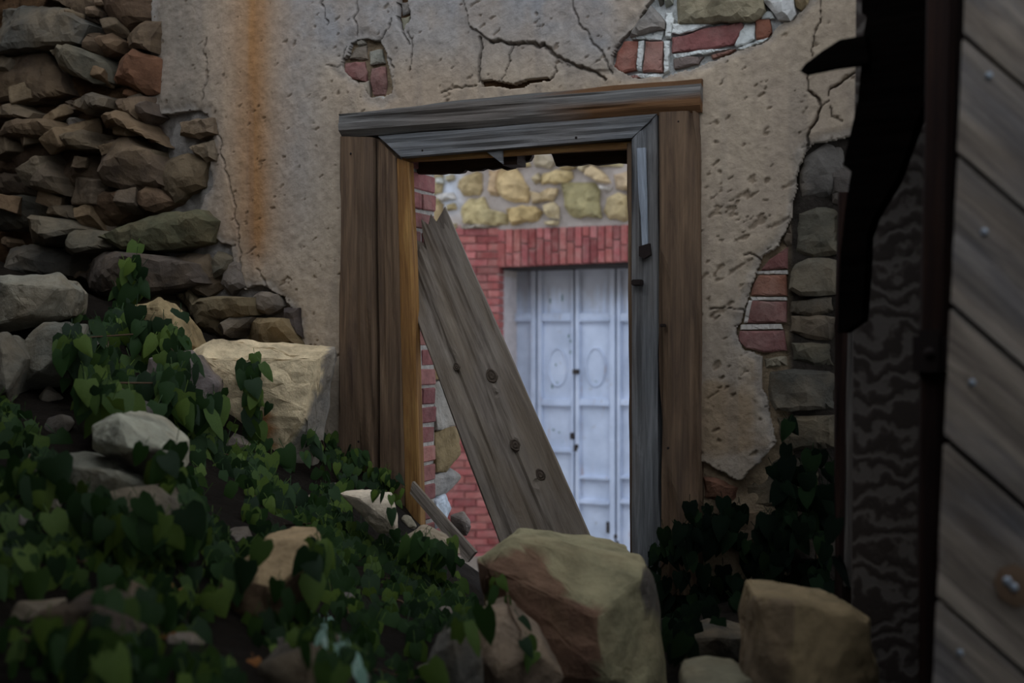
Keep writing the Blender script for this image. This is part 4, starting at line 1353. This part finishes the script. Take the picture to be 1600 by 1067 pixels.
plain_box('wall_right', (1.25, -2.6, 0.0), (1.31, 3.15, CAMZ + 1.3), M['wood_tar_shade'], 'dark boarded side wall of the shed on the right')
rp = [(-3.2, -2.6), (0.1, -2.6), (0.1, 2.0), (-0.5, 2.4), (-1.4, 3.1), (-3.2, 3.4)]  # added roof, its edge shaped to darken the lower left
nrp = len(rp)
o = mesh_obj('shade_roof', [(x, y, CAMZ + 1.15) for x, y in rp] + [(x, y, CAMZ + 1.21) for x, y in rp],
             [tuple(reversed(range(nrp))), tuple(range(nrp, 2 * nrp))] + [(i, (i + 1) % nrp, nrp + (i + 1) % nrp, nrp + i) for i in range(nrp)], M['wood_tar_shade'], uv=[(x, y) for x, y in rp] * 2)
tag(o, 'unseen shed roof added over the viewer to block light', None, None, 'structure')
plain_box('shade_wall_left', (-3.25, -2.6, 0.0), (-2.95, 5.5, CAMZ + 2.6), M['core_plain'], 'unseen side wall added beyond the left edge to block light')  # unseen wall added to cut light from the left
plain_box('shade_wall_rear', (-3.2, -2.7, 0.0), (0.1, -2.6, CAMZ + 1.2), M['wood_tar_shade'], 'unseen wall added behind the viewer to block light')  # unseen wall added to close off light from behind
plain_box('shade_eave', (0.88, 2.2, CAMZ + 1.22), (2.3, 3.55, CAMZ + 1.28), M['wood_tar_shade'], 'unseen eave added above the plywood to shade the shed')  # unseen eave added to darken the plywood and right-hand ivy

# ------------------------------------------------------------------ ground: the rubble slope and the yard behind
CTRL = [(-250, 370, 5.7), (0, 410, 5.25), (120, 450, 5.0), (240, 490, 4.85), (330, 530, 4.75), (440, 620, 4.62), (520, 710, 4.5), (600, 770, 4.4), (680, 860, 4.3),
        (800, 960, 4.2), (1000, 985, 4.0), (1150, 930, 3.9), (1300, 930, 3.7), (1450, 960, 3.5),
        (-200, 540, 4.2), (0, 570, 4.15), (100, 575, 4.15), (250, 620, 4.1), (380, 730, 4.0), (480, 820, 3.8), (600, 900, 3.6), (700, 960, 3.4),
        (-200, 740, 3.0), (0, 770, 3.0), (150, 770, 3.0), (300, 830, 3.1), (420, 920, 2.95), (560, 1000, 3.0), (700, 1060, 2.9), (850, 1110, 2.9), (1050, 1110, 2.9), (1250, 1110, 2.9),
        (1500, 1110, 2.9), (-200, 960, 2.3), (0, 970, 2.3), (200, 980, 2.3), (400, 1040, 2.3), (600, 1100, 2.4), (0, 1130, 1.9), (300, 1160, 1.9), (700, 1200, 2.1), (1000, 1260, 2.2), (1300, 1260, 2.2),
        (0, 1600, 1.2), (800, 1900, 1.2), (1500, 1900, 1.2)]
cp = np.array([tuple(at(*c)) for c in CTRL] + [(-3.5, 0, .5), (3, 0, .3), (-3, -2, .3), (3, -2, .3), (0, 4.9, .5), (.8, 4.7, .5), (0, 6.0, -.1), (1.5, 6.0, -.1), (-3.5, 6, .3), (3, 5, .5)])
D_ = np.hypot(cp[:, None, 0] - cp[None, :, 0], cp[:, None, 1] - cp[None, :, 1])
wts = np.linalg.solve(D_ + 0.02 * np.eye(len(cp)), cp[:, 2] - cp[:, 2].mean())


def ground_z(x, y):
    x = np.asarray(x, float); y = np.asarray(y, float)
    d = np.hypot(x[..., None] - cp[:, 0], y[..., None] - cp[:, 1])
    return d @ wts + cp[:, 2].mean()


gx, gy = np.meshgrid(np.arange(-3.6, 3.0, .045), np.arange(-2.2, 6.2, .045))
gz = ground_z(gx, gy) + .07 * (fbm(gx * 5, gy * 5, 4, 91) - .5) + .03 * (fbm(gx * 16, gy * 16, 3, 92) - .5)
nyg, nxg = gx.shape
idx = np.arange(nxg * nyg).reshape(nyg, nxg)
fc = np.stack([idx[:-1, :-1], idx[:-1, 1:], idx[1:, 1:], idx[1:, :-1]], -1).reshape(-1, 4)
nn = fbm(gx * 4, gy * 4, 4, 93)[..., None]
gc = (np.array(lin('#17130e')) * nn + np.array(lin('#2a221a')) * (1 - nn)).reshape(-1, 4)
ground = mesh_obj('ground', np.stack([gx.ravel(), gy.ravel(), gz.ravel()], 1), fc.tolist(), M['soil'], None, col=gc, smooth=True)
tag(ground, 'dark earth slope under the fallen stones and ivy', None, None, 'structure')
yard = mesh_obj('floor', [(-6, 5.6, -.5), (9, 5.6, -.5), (9, 14, -.5), (-6, 14, -.5)], [(0, 1, 2, 3)], M['soil'], None, col=[lin('#8a8074')] * 4)
tag(yard, 'bare earth floor of the yard behind the doorway', None, None, 'structure')

# ------------------------------------------------------------------ fallen stones
def boulder(sil, d, thick, ridge, hexc, label, name='fallen_stone', patches=(), group='fallen stones of the ruined wall', amp=.010, bevel=.008, seed=None, low=0.0):
    pts = []
    for s in sil:
        dd = s[2] if len(s) > 2 else 0
        pts.append(at(s[0], s[1], d + dd))
    cx = sum(s[0] for s in sil) / len(sil); cy = sum(s[1] for s in sil) / len(sil)
    for (px, py, dd) in ridge:
        pts.append(at(px, py, d - dd))
    for s in sil:
        q = at(cx + (s[0] - cx) * .8, cy + (s[1] - cy) * .8, d)
        pts.append(q + Vector(((q.x / q.y) * thick * 0.2, thick, 0)))
    seed = R.randint(0, 9999) if seed is None else seed
    base = np.array(jitc(hexc, .0, 1.0))
    pl = [(p, np.array(jitc(h, 0, 1.0))) for p, h in patches]
    def colf(co):
        c = base
        x, y = proj(co)
        x += 10 * (mnoise.noise(co * 20)); y += 10 * mnoise.noise(co * 20 + Vector((5, 5, 5)))
        for p, h in pl:
            if inpoly(p, np.array([x]), np.array([y]))[0]:
                c = h
        return tuple(c)
    o = hull_rock(name, pts, M['rock_attr'], seed=seed, bevel=bevel, amp=amp, cuts=4, colfun=colf)
    return tag(o, label, 'stone', group)


boulder([(300, 548), (332, 528), (420, 540), (526, 541), (508, 610), (492, 668), (494, 764), (440, 770), (414, 700), (330, 660)], 4.30, .28,
        [(316, 560, .10), (498, 560, .12), (478, 640, .14), (430, 720, .10), (462, 690, .10), (340, 640, .08)], '#d4bb98',
        'large pale tan boulder leaning against the left door post', patches=[([(520, 540), (505, 560), (488, 640), (440, 712), (430, 780), (540, 780), (540, 540)], '#857c70'),
        ([(405, 650), (430, 650), (430, 705), (405, 700)], '#a8703c')], amp=.014)
boulder([(748, 872), (800, 838), (925, 862), (1010, 880), (1024, 900), (1006, 948), (1044, 1028), (1052, 1120), (900, 1160), (780, 1040), (750, 930)], 3.02, .42,
        [(760, 885, .06), (832, 858, .03), (880, 925, .12), (932, 962, .18), (985, 915, .10), (1000, 905, .08), (950, 1060, .2), (1010, 1080, .12), (850, 1060, .12)], '#8d8362',
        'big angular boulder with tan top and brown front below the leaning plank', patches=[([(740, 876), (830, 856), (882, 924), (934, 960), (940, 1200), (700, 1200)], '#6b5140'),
        ([(1000, 890), (1040, 880), (1040, 960), (1004, 950)], '#5c564c')], amp=.012)  # this patch paints shade onto the right end facet
boulder([(1180, 936), (1242, 937), (1332, 950), (1362, 966), (1374, 1110), (1160, 1120)], 2.55, .30, [(1240, 940, .10), (1242, 1100, .13), (1350, 975, .04), (1185, 945, .02)], '#7f6d50',
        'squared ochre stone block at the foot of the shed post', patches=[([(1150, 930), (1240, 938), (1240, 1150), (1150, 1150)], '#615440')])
boulder([(140, 664), (186, 640), (236, 660), (278, 700), (272, 752), (206, 742), (142, 702)], 2.95, .24, [(186, 655, .06), (262, 708, .10), (200, 700, .12), (150, 690, .06)], '#a39d88',
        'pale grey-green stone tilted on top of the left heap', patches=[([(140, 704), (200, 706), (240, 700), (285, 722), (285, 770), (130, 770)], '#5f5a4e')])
boulder([(30, 740), (90, 712), (180, 722), (262, 770), (270, 800), (150, 806), (40, 772)], 2.92, .25, [(90, 722, .06), (180, 740, .10), (130, 780, .1)], '#7c776a', 'flat dull stone under the tilted pale stone')
boulder([(364, 905), (402, 848), (478, 843), (492, 868), (486, 940), (430, 1010), (330, 1010), (300, 960)], 2.72, .30, [(400, 858, .02), (484, 870, .06), (430, 918, .12), (372, 908, .10), (400, 990, .10)], '#a08968',
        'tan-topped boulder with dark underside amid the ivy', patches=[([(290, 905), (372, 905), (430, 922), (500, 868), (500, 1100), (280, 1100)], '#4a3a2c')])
boulder([(528, 770), (560, 766), (612, 772), (616, 812), (622, 834), (590, 836), (566, 812)], 3.75, .15, [(560, 778, .04), (604, 812, .05)], '#cfc0a6', 'small cream stone in the ivy left of the thin board', amp=.008, bevel=.01)
boulder([(620, 846), (656, 826), (700, 842), (722, 866), (690, 880), (640, 872)], 3.7, .14, [(660, 840, .04), (690, 860, .05)], '#8a7c68', 'little brown stone beside the thin board', amp=.008, bevel=.01)
boulder([(748, 960), (790, 952), (850, 1000), (884, 1060), (860, 1120), (760, 1110), (735, 1010)], 2.72, .22, [(790, 968, .05), (840, 1020, .08), (780, 1050, .1)], '#7c6a58', 'grey-brown stone in front of the big angular boulder')
boulder([(668, 1030), (700, 985), (740, 978), (756, 1030), (748, 1110), (670, 1110)], 2.55, .2, [(710, 1000, .05), (720, 1060, .08)], '#5a554d', 'dark grey wedge stone at the bottom edge beside the grey-brown stone')
boulder([(-60, 450), (0, 428), (92, 428), (120, 450), (112, 494), (52, 510), (-60, 525)], 4.25, .3, [(0, 440, .08), (90, 450, .12), (50, 490, .12)], '#7c7868', 'broad pale stone at the left edge on top of the heap')
boulder([(10, 560), (66, 503), (138, 504), (150, 560), (130, 604), (20, 612)], 3.95, .3, [(70, 515, .04), (130, 530, .10), (60, 580, .12)], '#65625a', 'grey stone below the broad pale stone at the left edge')
boulder([(-80, 530), (10, 520), (40, 560), (20, 640), (-80, 660)], 3.8, .3, [(0, 540, .06), (10, 610, .1)], '#5f5c52', 'dim rounded stone cut off by the left edge')
boulder([(206, 478), (250, 464), (290, 500), (312, 545), (280, 570), (214, 540)], 4.35, .25, [(250, 480, .05), (280, 530, .10)], '#97805c', 'warm tan stone beside the large pale tan boulder')
boulder([(232, 560), (300, 548), (340, 600), (330, 660), (250, 660), (224, 610)], 4.0, .25, [(290, 570, .06), (270, 630, .1)], '#6c6460', 'grey stone half buried in ivy left of the large tan boulder')
boulder([(110, 610), (150, 596), (230, 640), (240, 690), (120, 680)], 3.5, .25, [(160, 615, .05), (200, 660, .08)], '#504a42', 'dark stone behind the tilted pale stone')
boulder([(140, 775), (240, 760), (300, 800), (290, 850), (180, 850), (130, 820)], 2.75, .22, [(230, 780, .05), (220, 820, .09)], '#6c6254', 'dull brown stone under the left ivy')
boulder([(60, 960), (160, 930), (230, 980), (210, 1060), (80, 1060)], 2.1, .22, [(150, 950, .05), (160, 1020, .09)], '#4b4238', 'dark stone low in the left corner')
boulder([(400, 1040), (500, 1010), (580, 1060), (560, 1120), (420, 1120)], 2.25, .2, [(490, 1030, .05), (480, 1080, .08)], '#4b453c', 'dark stone at the bottom edge under the pale weed')
boulder([(1070, 1066), (1120, 1058), (1176, 1064), (1184, 1120), (1070, 1130)], 2.5, .2, [(1120, 1068, .04), (1130, 1110, .07)], '#6c6450', 'low stone at the bottom edge left of the ochre block')
boulder([(704, 806), (724, 800), (736, 822), (730, 838), (706, 832)], 4.62, .1, [(720, 812, .03)], '#6c6664', 'small grey stone inside the doorway by the red bricks', amp=.006, bevel=.008)
boulder([(1186, 1000), (1120, 985), (1070, 1000), (1060, 1040), (1180, 1050)], 3.2, .2, [(1120, 995, .04)], '#3f3a32', 'dark stone in shade between the two big boulders')

for (cx_, cy_, d_, r_, lab) in [(-150, 500, 4.4, 60, 'grey rubble stone just beyond the left edge by the broad pale stone'), (-190, 640, 3.6, 66, 'brown rubble stone beyond the left edge above the ivy'),
                                (-120, 800, 2.9, 60, 'dark rubble stone beyond the left edge low on the heap'), (-250, 840, 2.8, 60, 'farthest left rubble stone on the dark heap'), (-130, 980, 2.3, 56, 'dark rubble stone beyond the lower left corner')]:
    boulder([(cx_ + r_ * R.uniform(.8, 1.2) * math.cos(k * .9), cy_ + r_ * R.uniform(.5, .8) * math.sin(k * .9)) for k in range(7)], d_, .25, [(cx_ - 10, cy_ - 12, .08), (cx_ + 15, cy_ + 10, .1)],
            R.choice(['#6b6456', '#5c564c', '#74654e']), lab)

bpy.context.view_layer.update()
dg = bpy.context.evaluated_depsgraph_get()


def cast(px, py):
    d = Vector(((px - CX) / F, 1, -(py - CY) / F)).normalized()
    hit, loc, nrm, _, ob, _ = scene.ray_cast(dg, CAM, d)
    return (loc, nrm, ob) if hit else (None, None, None)


# small chips scattered over the heap
import re
BOULDERS = []
for q in COL.objects:
    if q.name.startswith('fallen_stone'):
        w = re.split(r' (?:with|leaning|at the foot|amid|in the ivy|on top|at the left edge|half buried|under|behind)', q['label'])[0]
        BOULDERS.append((q.matrix_world.translation.copy(), ' '.join(w.split()[:9])))
used_chip = set()
k = 0
for i in range(200):
    px, py = R.uniform(-20, 760), R.uniform(520, 1060)
    loc, nrm, ob = cast(px, py)
    if loc is None or ob is None or not ob.name.startswith('ground'):
        continue
    near = min(BOULDERS, key=lambda q: (q[0] - loc).length)
    if near[1] in used_chip: continue
    used_chip.add(near[1])
    r = R.uniform(.025, .06)
    pts = [loc + Vector((R.uniform(-1, 1), R.uniform(-1, 1), R.uniform(-.5, .7))).normalized() * r * R.uniform(.7, 1.3) for _ in range(12)]
    o = hull_rock('stone_chip', pts, M['rock'], seed=i, bevel=.006, amp=.005, cuts=2, color=jitc(R.choice(['#6c6254', '#80705a', '#5c554c', '#8a7a60']), .15))
    tag(o, 'small broken chip lying closest to the ' + near[1], 'stone chip', 'stone chips on the heap')
    k += 1
    if k >= 30: break

# ------------------------------------------------------------------ ivy
def leaf_mesh(name, kind, mat):
    if kind == 0:
        half = [(.10, .10), (.34, .16), (.52, -.06), (.48, -.38), (.26, -.74)]
    elif kind == 1:
        half = [(.12, .08), (.40, .10), (.50, -.16), (.36, -.50), (.16, -.80)]
    else:
        half = [(.08, .04), (.22, .02), (.30, -.24), (.25, -.55), (.12, -.82)]
    mid = [(0, 0, 0), (0, -.3, .05), (0, -.65, .04), (0, -1.0, -.06)]
    vs = list(mid)
    cup = .16
    for sx in (1, -1):
        for (x, y) in half:
            vs.append((sx * x, y, cup * x * (1 if kind != 1 else -.6) - .10 * (y * y)))
    fs = []
    for s in (0, 1):
        b = 4 + s * 5
        tri = [(0, b, b + 1), (0, b + 1, 1), (1, b + 1, b + 2), (1, b + 2, b + 3), (1, b + 3, 2), (2, b + 3, b + 4), (2, b + 4, 3)]
        fs += [t if s else tuple(reversed(t)) for t in tri]
    n = len(vs)
    vs += [(.015, 0, 0), (-.015, 0, 0), (-.02, .42, -.16), (.02, .42, -.16)]
    fs.append((n, n + 1, n + 2, n + 3))
    me = bpy.data.meshes.new(name)
    me.from_pydata(vs, [], fs)
    me.materials.append(mat)
    me.polygons.foreach_set('use_smooth', [True] * len(me.polygons))
    me.update()
    return me


LEAFM = [leaf_mesh('ivy_leaf_a', 0, M['leaf']), leaf_mesh('ivy_leaf_b', 1, M['leaf']), leaf_mesh('ivy_leaf_c', 2, M['leaf'])]
PALEM = [leaf_mesh('pale_leaf', 2, M['leaf_pale'])]
SHADEM = [leaf_mesh('shaded_leaf_a', 0, M['leaf_shaded']), leaf_mesh('shaded_leaf_b', 1, M['leaf_shaded'])]
DRYM = [leaf_mesh('dry_leaf', 1, M['leaf_dry'])]


def tube(name, pts, r, mat, parent):
    vs, fs = [], []
    K = 5
    for i, p in enumerate(pts):
        t = (pts[min(i + 1, len(pts) - 1)] - pts[max(i - 1, 0)]).normalized()
        a = t.orthogonal().normalized(); b = t.cross(a)
        rr = r * (1 - .6 * i / len(pts))
        for j in range(K):
            q = 2 * math.pi * j / K
            vs.append(p + (a * math.cos(q) + b * math.sin(q)) * rr)
    for i in range(len(pts) - 1):
        for j in range(K):
            fs.append((i * K + j, i * K + (j + 1) % K, (i + 1) * K + (j + 1) % K, (i + 1) * K + j))
    return mesh_obj(name, vs, fs, mat, parent, smooth=True)


def orient(tip, nrm):
    y = -tip.normalized()
    z = (nrm - nrm.project(y)).normalized()
    x = y.cross(z)
    return Matrix((x, y, z)).transposed().to_4x4()


def vine(label, path, n, spread, size, lift=(.02, .10), meshes=LEAFM, name='ivy_plant', cat='ivy', group='ivy over the rubble', stem=True, maxd=9.0, avoid=()):
    P = []
    for (a, b) in zip(path[:-1], path[1:]):
        m = max(2, int(math.hypot(b[0] - a[0], b[1] - a[1]) / 14))
        for i in range(m):
            t = i / m
            P.append((a[0] + (b[0] - a[0]) * t, a[1] + (b[1] - a[1]) * t))
    P.append(path[-1])
    pts = []
    for (x, y) in P:
        loc, nrm, ob = cast(x + R.uniform(-5, 5), y + R.uniform(-5, 5))
        if loc is None or ob.name in avoid or loc.y > maxd: continue
        if pts and (loc - pts[-1]).length > .5: continue
        pts.append(loc + (CAM - loc).normalized() * R.uniform(.01, .035))
    if len(pts) < 3: return None
    root = tag(empty(name, pts[0]), label, cat, group)
    if stem:
        tube('stem', [p - pts[0] for p in pts], .004, M['stem'], root)
    for i in range(n):
        x, y = R.choice(P)
        x += R.gauss(0, spread * .5); y += R.gauss(0, spread * .5)
        loc, nrm, ob = cast(x, y)
        if loc is None or ob.name in avoid or loc.y > maxd or abs(loc.y - min(pts, key=lambda q: (q - loc).length).y) > .6: continue
        pos = loc + (CAM - loc).normalized() * R.uniform(*lift) + Vector((0, 0, R.uniform(-.005, .02)))
        s = R.uniform(*size)
        nv = ((CAM - pos).normalized() * .8 + Vector((0, 0, 1)) * R.uniform(.1, 1.0) + nrm * .3 + Vector((R.uniform(-.7, .7), R.uniform(-.4, .4), R.uniform(-.4, .4)))).normalized()
        tip = Vector((R.uniform(-.7, .7), R.uniform(-.5, .2), -1)).normalized()
        o = bpy.data.objects.new('leaf', R.choice(meshes))
        o.matrix_basis = Matrix.Translation(pos - pts[0]) @ orient(tip, nv) @ Matrix.Diagonal((s * R.uniform(.75, 1.0), s * R.uniform(1.0, 1.3), s, 1))
        link(o, root)
    return root


VINES = [
    ('ivy sprig rising above the left heap before the purple-grey slab', [(150, 590), (175, 530), (195, 480), (205, 440), (212, 408)], 46, 22, (.045, .075)),
    ('ivy strand over grey stones at the upper left of the heap', [(110, 560), (150, 500), (200, 510), (250, 530), (290, 560)], 70, 34, (.045, .075)),
    ('ivy strand left of the large pale tan boulder', [(130, 600), (200, 590), (260, 600), (300, 640), (340, 660)], 80, 40, (.045, .08)),
    ('upright ivy shoot in front of the large pale tan boulder', [(400, 730), (404, 680), (398, 630), (392, 590), (400, 566)], 36, 14, (.040, .06)),
    ('ivy strand hanging below the large pale tan boulder', [(270, 650), (320, 690), (380, 720), (440, 770), (480, 800)], 90, 38, (.045, .075)),
    ('ivy clump at the foot of the left door post', [(500, 690), (520, 720), (550, 720), (580, 740), (620, 760)], 80, 26, (.028, .045)),
    ('ivy strand around the small cream stone', [(500, 790), (540, 840), (600, 860), (650, 850), (700, 880)], 90, 30, (.035, .06)),
    ('ivy strand between tan-topped boulder and tilted pale stone', [(280, 720), (300, 780), (330, 830), (340, 880), (380, 860)], 70, 36, (.045, .07)),
    ('hanging ivy right of the tan-topped boulder', [(500, 830), (520, 880), (540, 940), (560, 990)], 80, 36, (.04, .065)),
    ('ivy strand left of the big angular boulder', [(590, 880), (640, 900), (690, 930), (730, 950), (650, 980)], 80, 34, (.04, .065)),
    ('shaded ivy along the left edge of the picture', [(0, 640), (40, 680), (60, 720), (20, 760), (0, 800)], 60, 36, (.045, .07)),
    ('dark ivy mat in the lower left corner', [(0, 860), (80, 870), (150, 880), (230, 900), (300, 960)], 90, 50, (.04, .06)),
    ('dark ivy mat along the bottom edge at the left', [(40, 1000), (150, 1020), (260, 1030), (360, 1050)], 80, 44, (.035, .055)),
    ('ivy tangle above the dark stone at the bottom edge', [(420, 980), (480, 960), (560, 1040), (640, 1060)], 60, 36, (.035, .055)),
    ('ivy mat reaching beyond the left edge of the picture', [(-60, 620), (-120, 700), (-90, 780), (-180, 820), (-120, 900)], 90, 60, (.045, .07)),
    ('ivy filling the hollow under the large pale tan boulder', [(390, 770), (430, 800), (470, 840), (500, 800), (540, 760)], 60, 34, (.04, .065)),
    ('ivy patch in front of the little brown stone', [(600, 930), (640, 950), (690, 950), (650, 900), (600, 900)], 60, 30, (.035, .055)),
    ('few ivy leaves clinging to the brown front of the big boulder', [(770, 900), (790, 920), (800, 950), (815, 1000), (830, 1020)], 7, 10, (.03, .045)),
    ('ivy strand under the dull flat stone at the left', [(100, 790), (160, 810), (220, 830), (280, 840)], 60, 30, (.045, .065)),
]
for lab, path, n, sp_, sz in VINES:
    vine(lab, path, int(n * 1.3), sp_, (sz[0] * 1.05, sz[1] * 1.25))
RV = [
    ('shaded ivy climbing the stones at the right of the door frame', [(1200, 930), (1210, 860), (1225, 790), (1240, 730), (1235, 690)], 80, 34, (.045, .075)),
    ('shaded ivy at the foot of the right door post', [(1020, 900), (1060, 850), (1110, 810), (1160, 830)], 80, 36, (.04, .065)),
    ('shaded ivy beside the peeling corner post', [(1270, 960), (1275, 880), (1280, 800), (1275, 720)], 80, 30, (.045, .075)),
    ('shaded ivy low between big boulder and ochre block', [(1040, 1000), (1090, 940), (1150, 920), (1190, 930)], 80, 40, (.045, .075)),
    ('shaded weeds behind the ochre stone block', [(1080, 1040), (1130, 1020), (1160, 990), (1150, 940)], 50, 34, (.04, .07)),
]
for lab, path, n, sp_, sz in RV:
    vine(lab, path, n, sp_, sz, lift=(.02, .16), group='ivy by the right door post', meshes=SHADEM, avoid=('fallen_stone.002', 'fallen_stone.001'))
vine('pale mint-green woolly weed at the bottom of the heap', [(484, 966), (500, 985), (530, 1010), (560, 1050)], 22, 16, (.03, .045), meshes=PALEM, name='pale_weed', cat='weed', group='weeds')
for i, (px, py, s, lab) in enumerate([(272, 925, .05, 'curled orange dry leaf hanging over the dark ivy mat'), (262, 992, .035, 'small brown dry leaf below the curled orange one'),
                                      (396, 1030, .03, 'brown dry leaf at the bottom beside the pale weed')]):
    loc, nrm, ob = cast(px, py)
    o = bpy.data.objects.new('dry_leaf', DRYM[0])
    pos = loc + (CAM - loc).normalized() * .05
    o.matrix_basis = Matrix.Translation(pos) @ orient(Vector((.2, 0, -1)), (CAM - pos).normalized()) @ Matrix.Scale(s, 4)
    tag(link(o), lab, 'dry leaf')
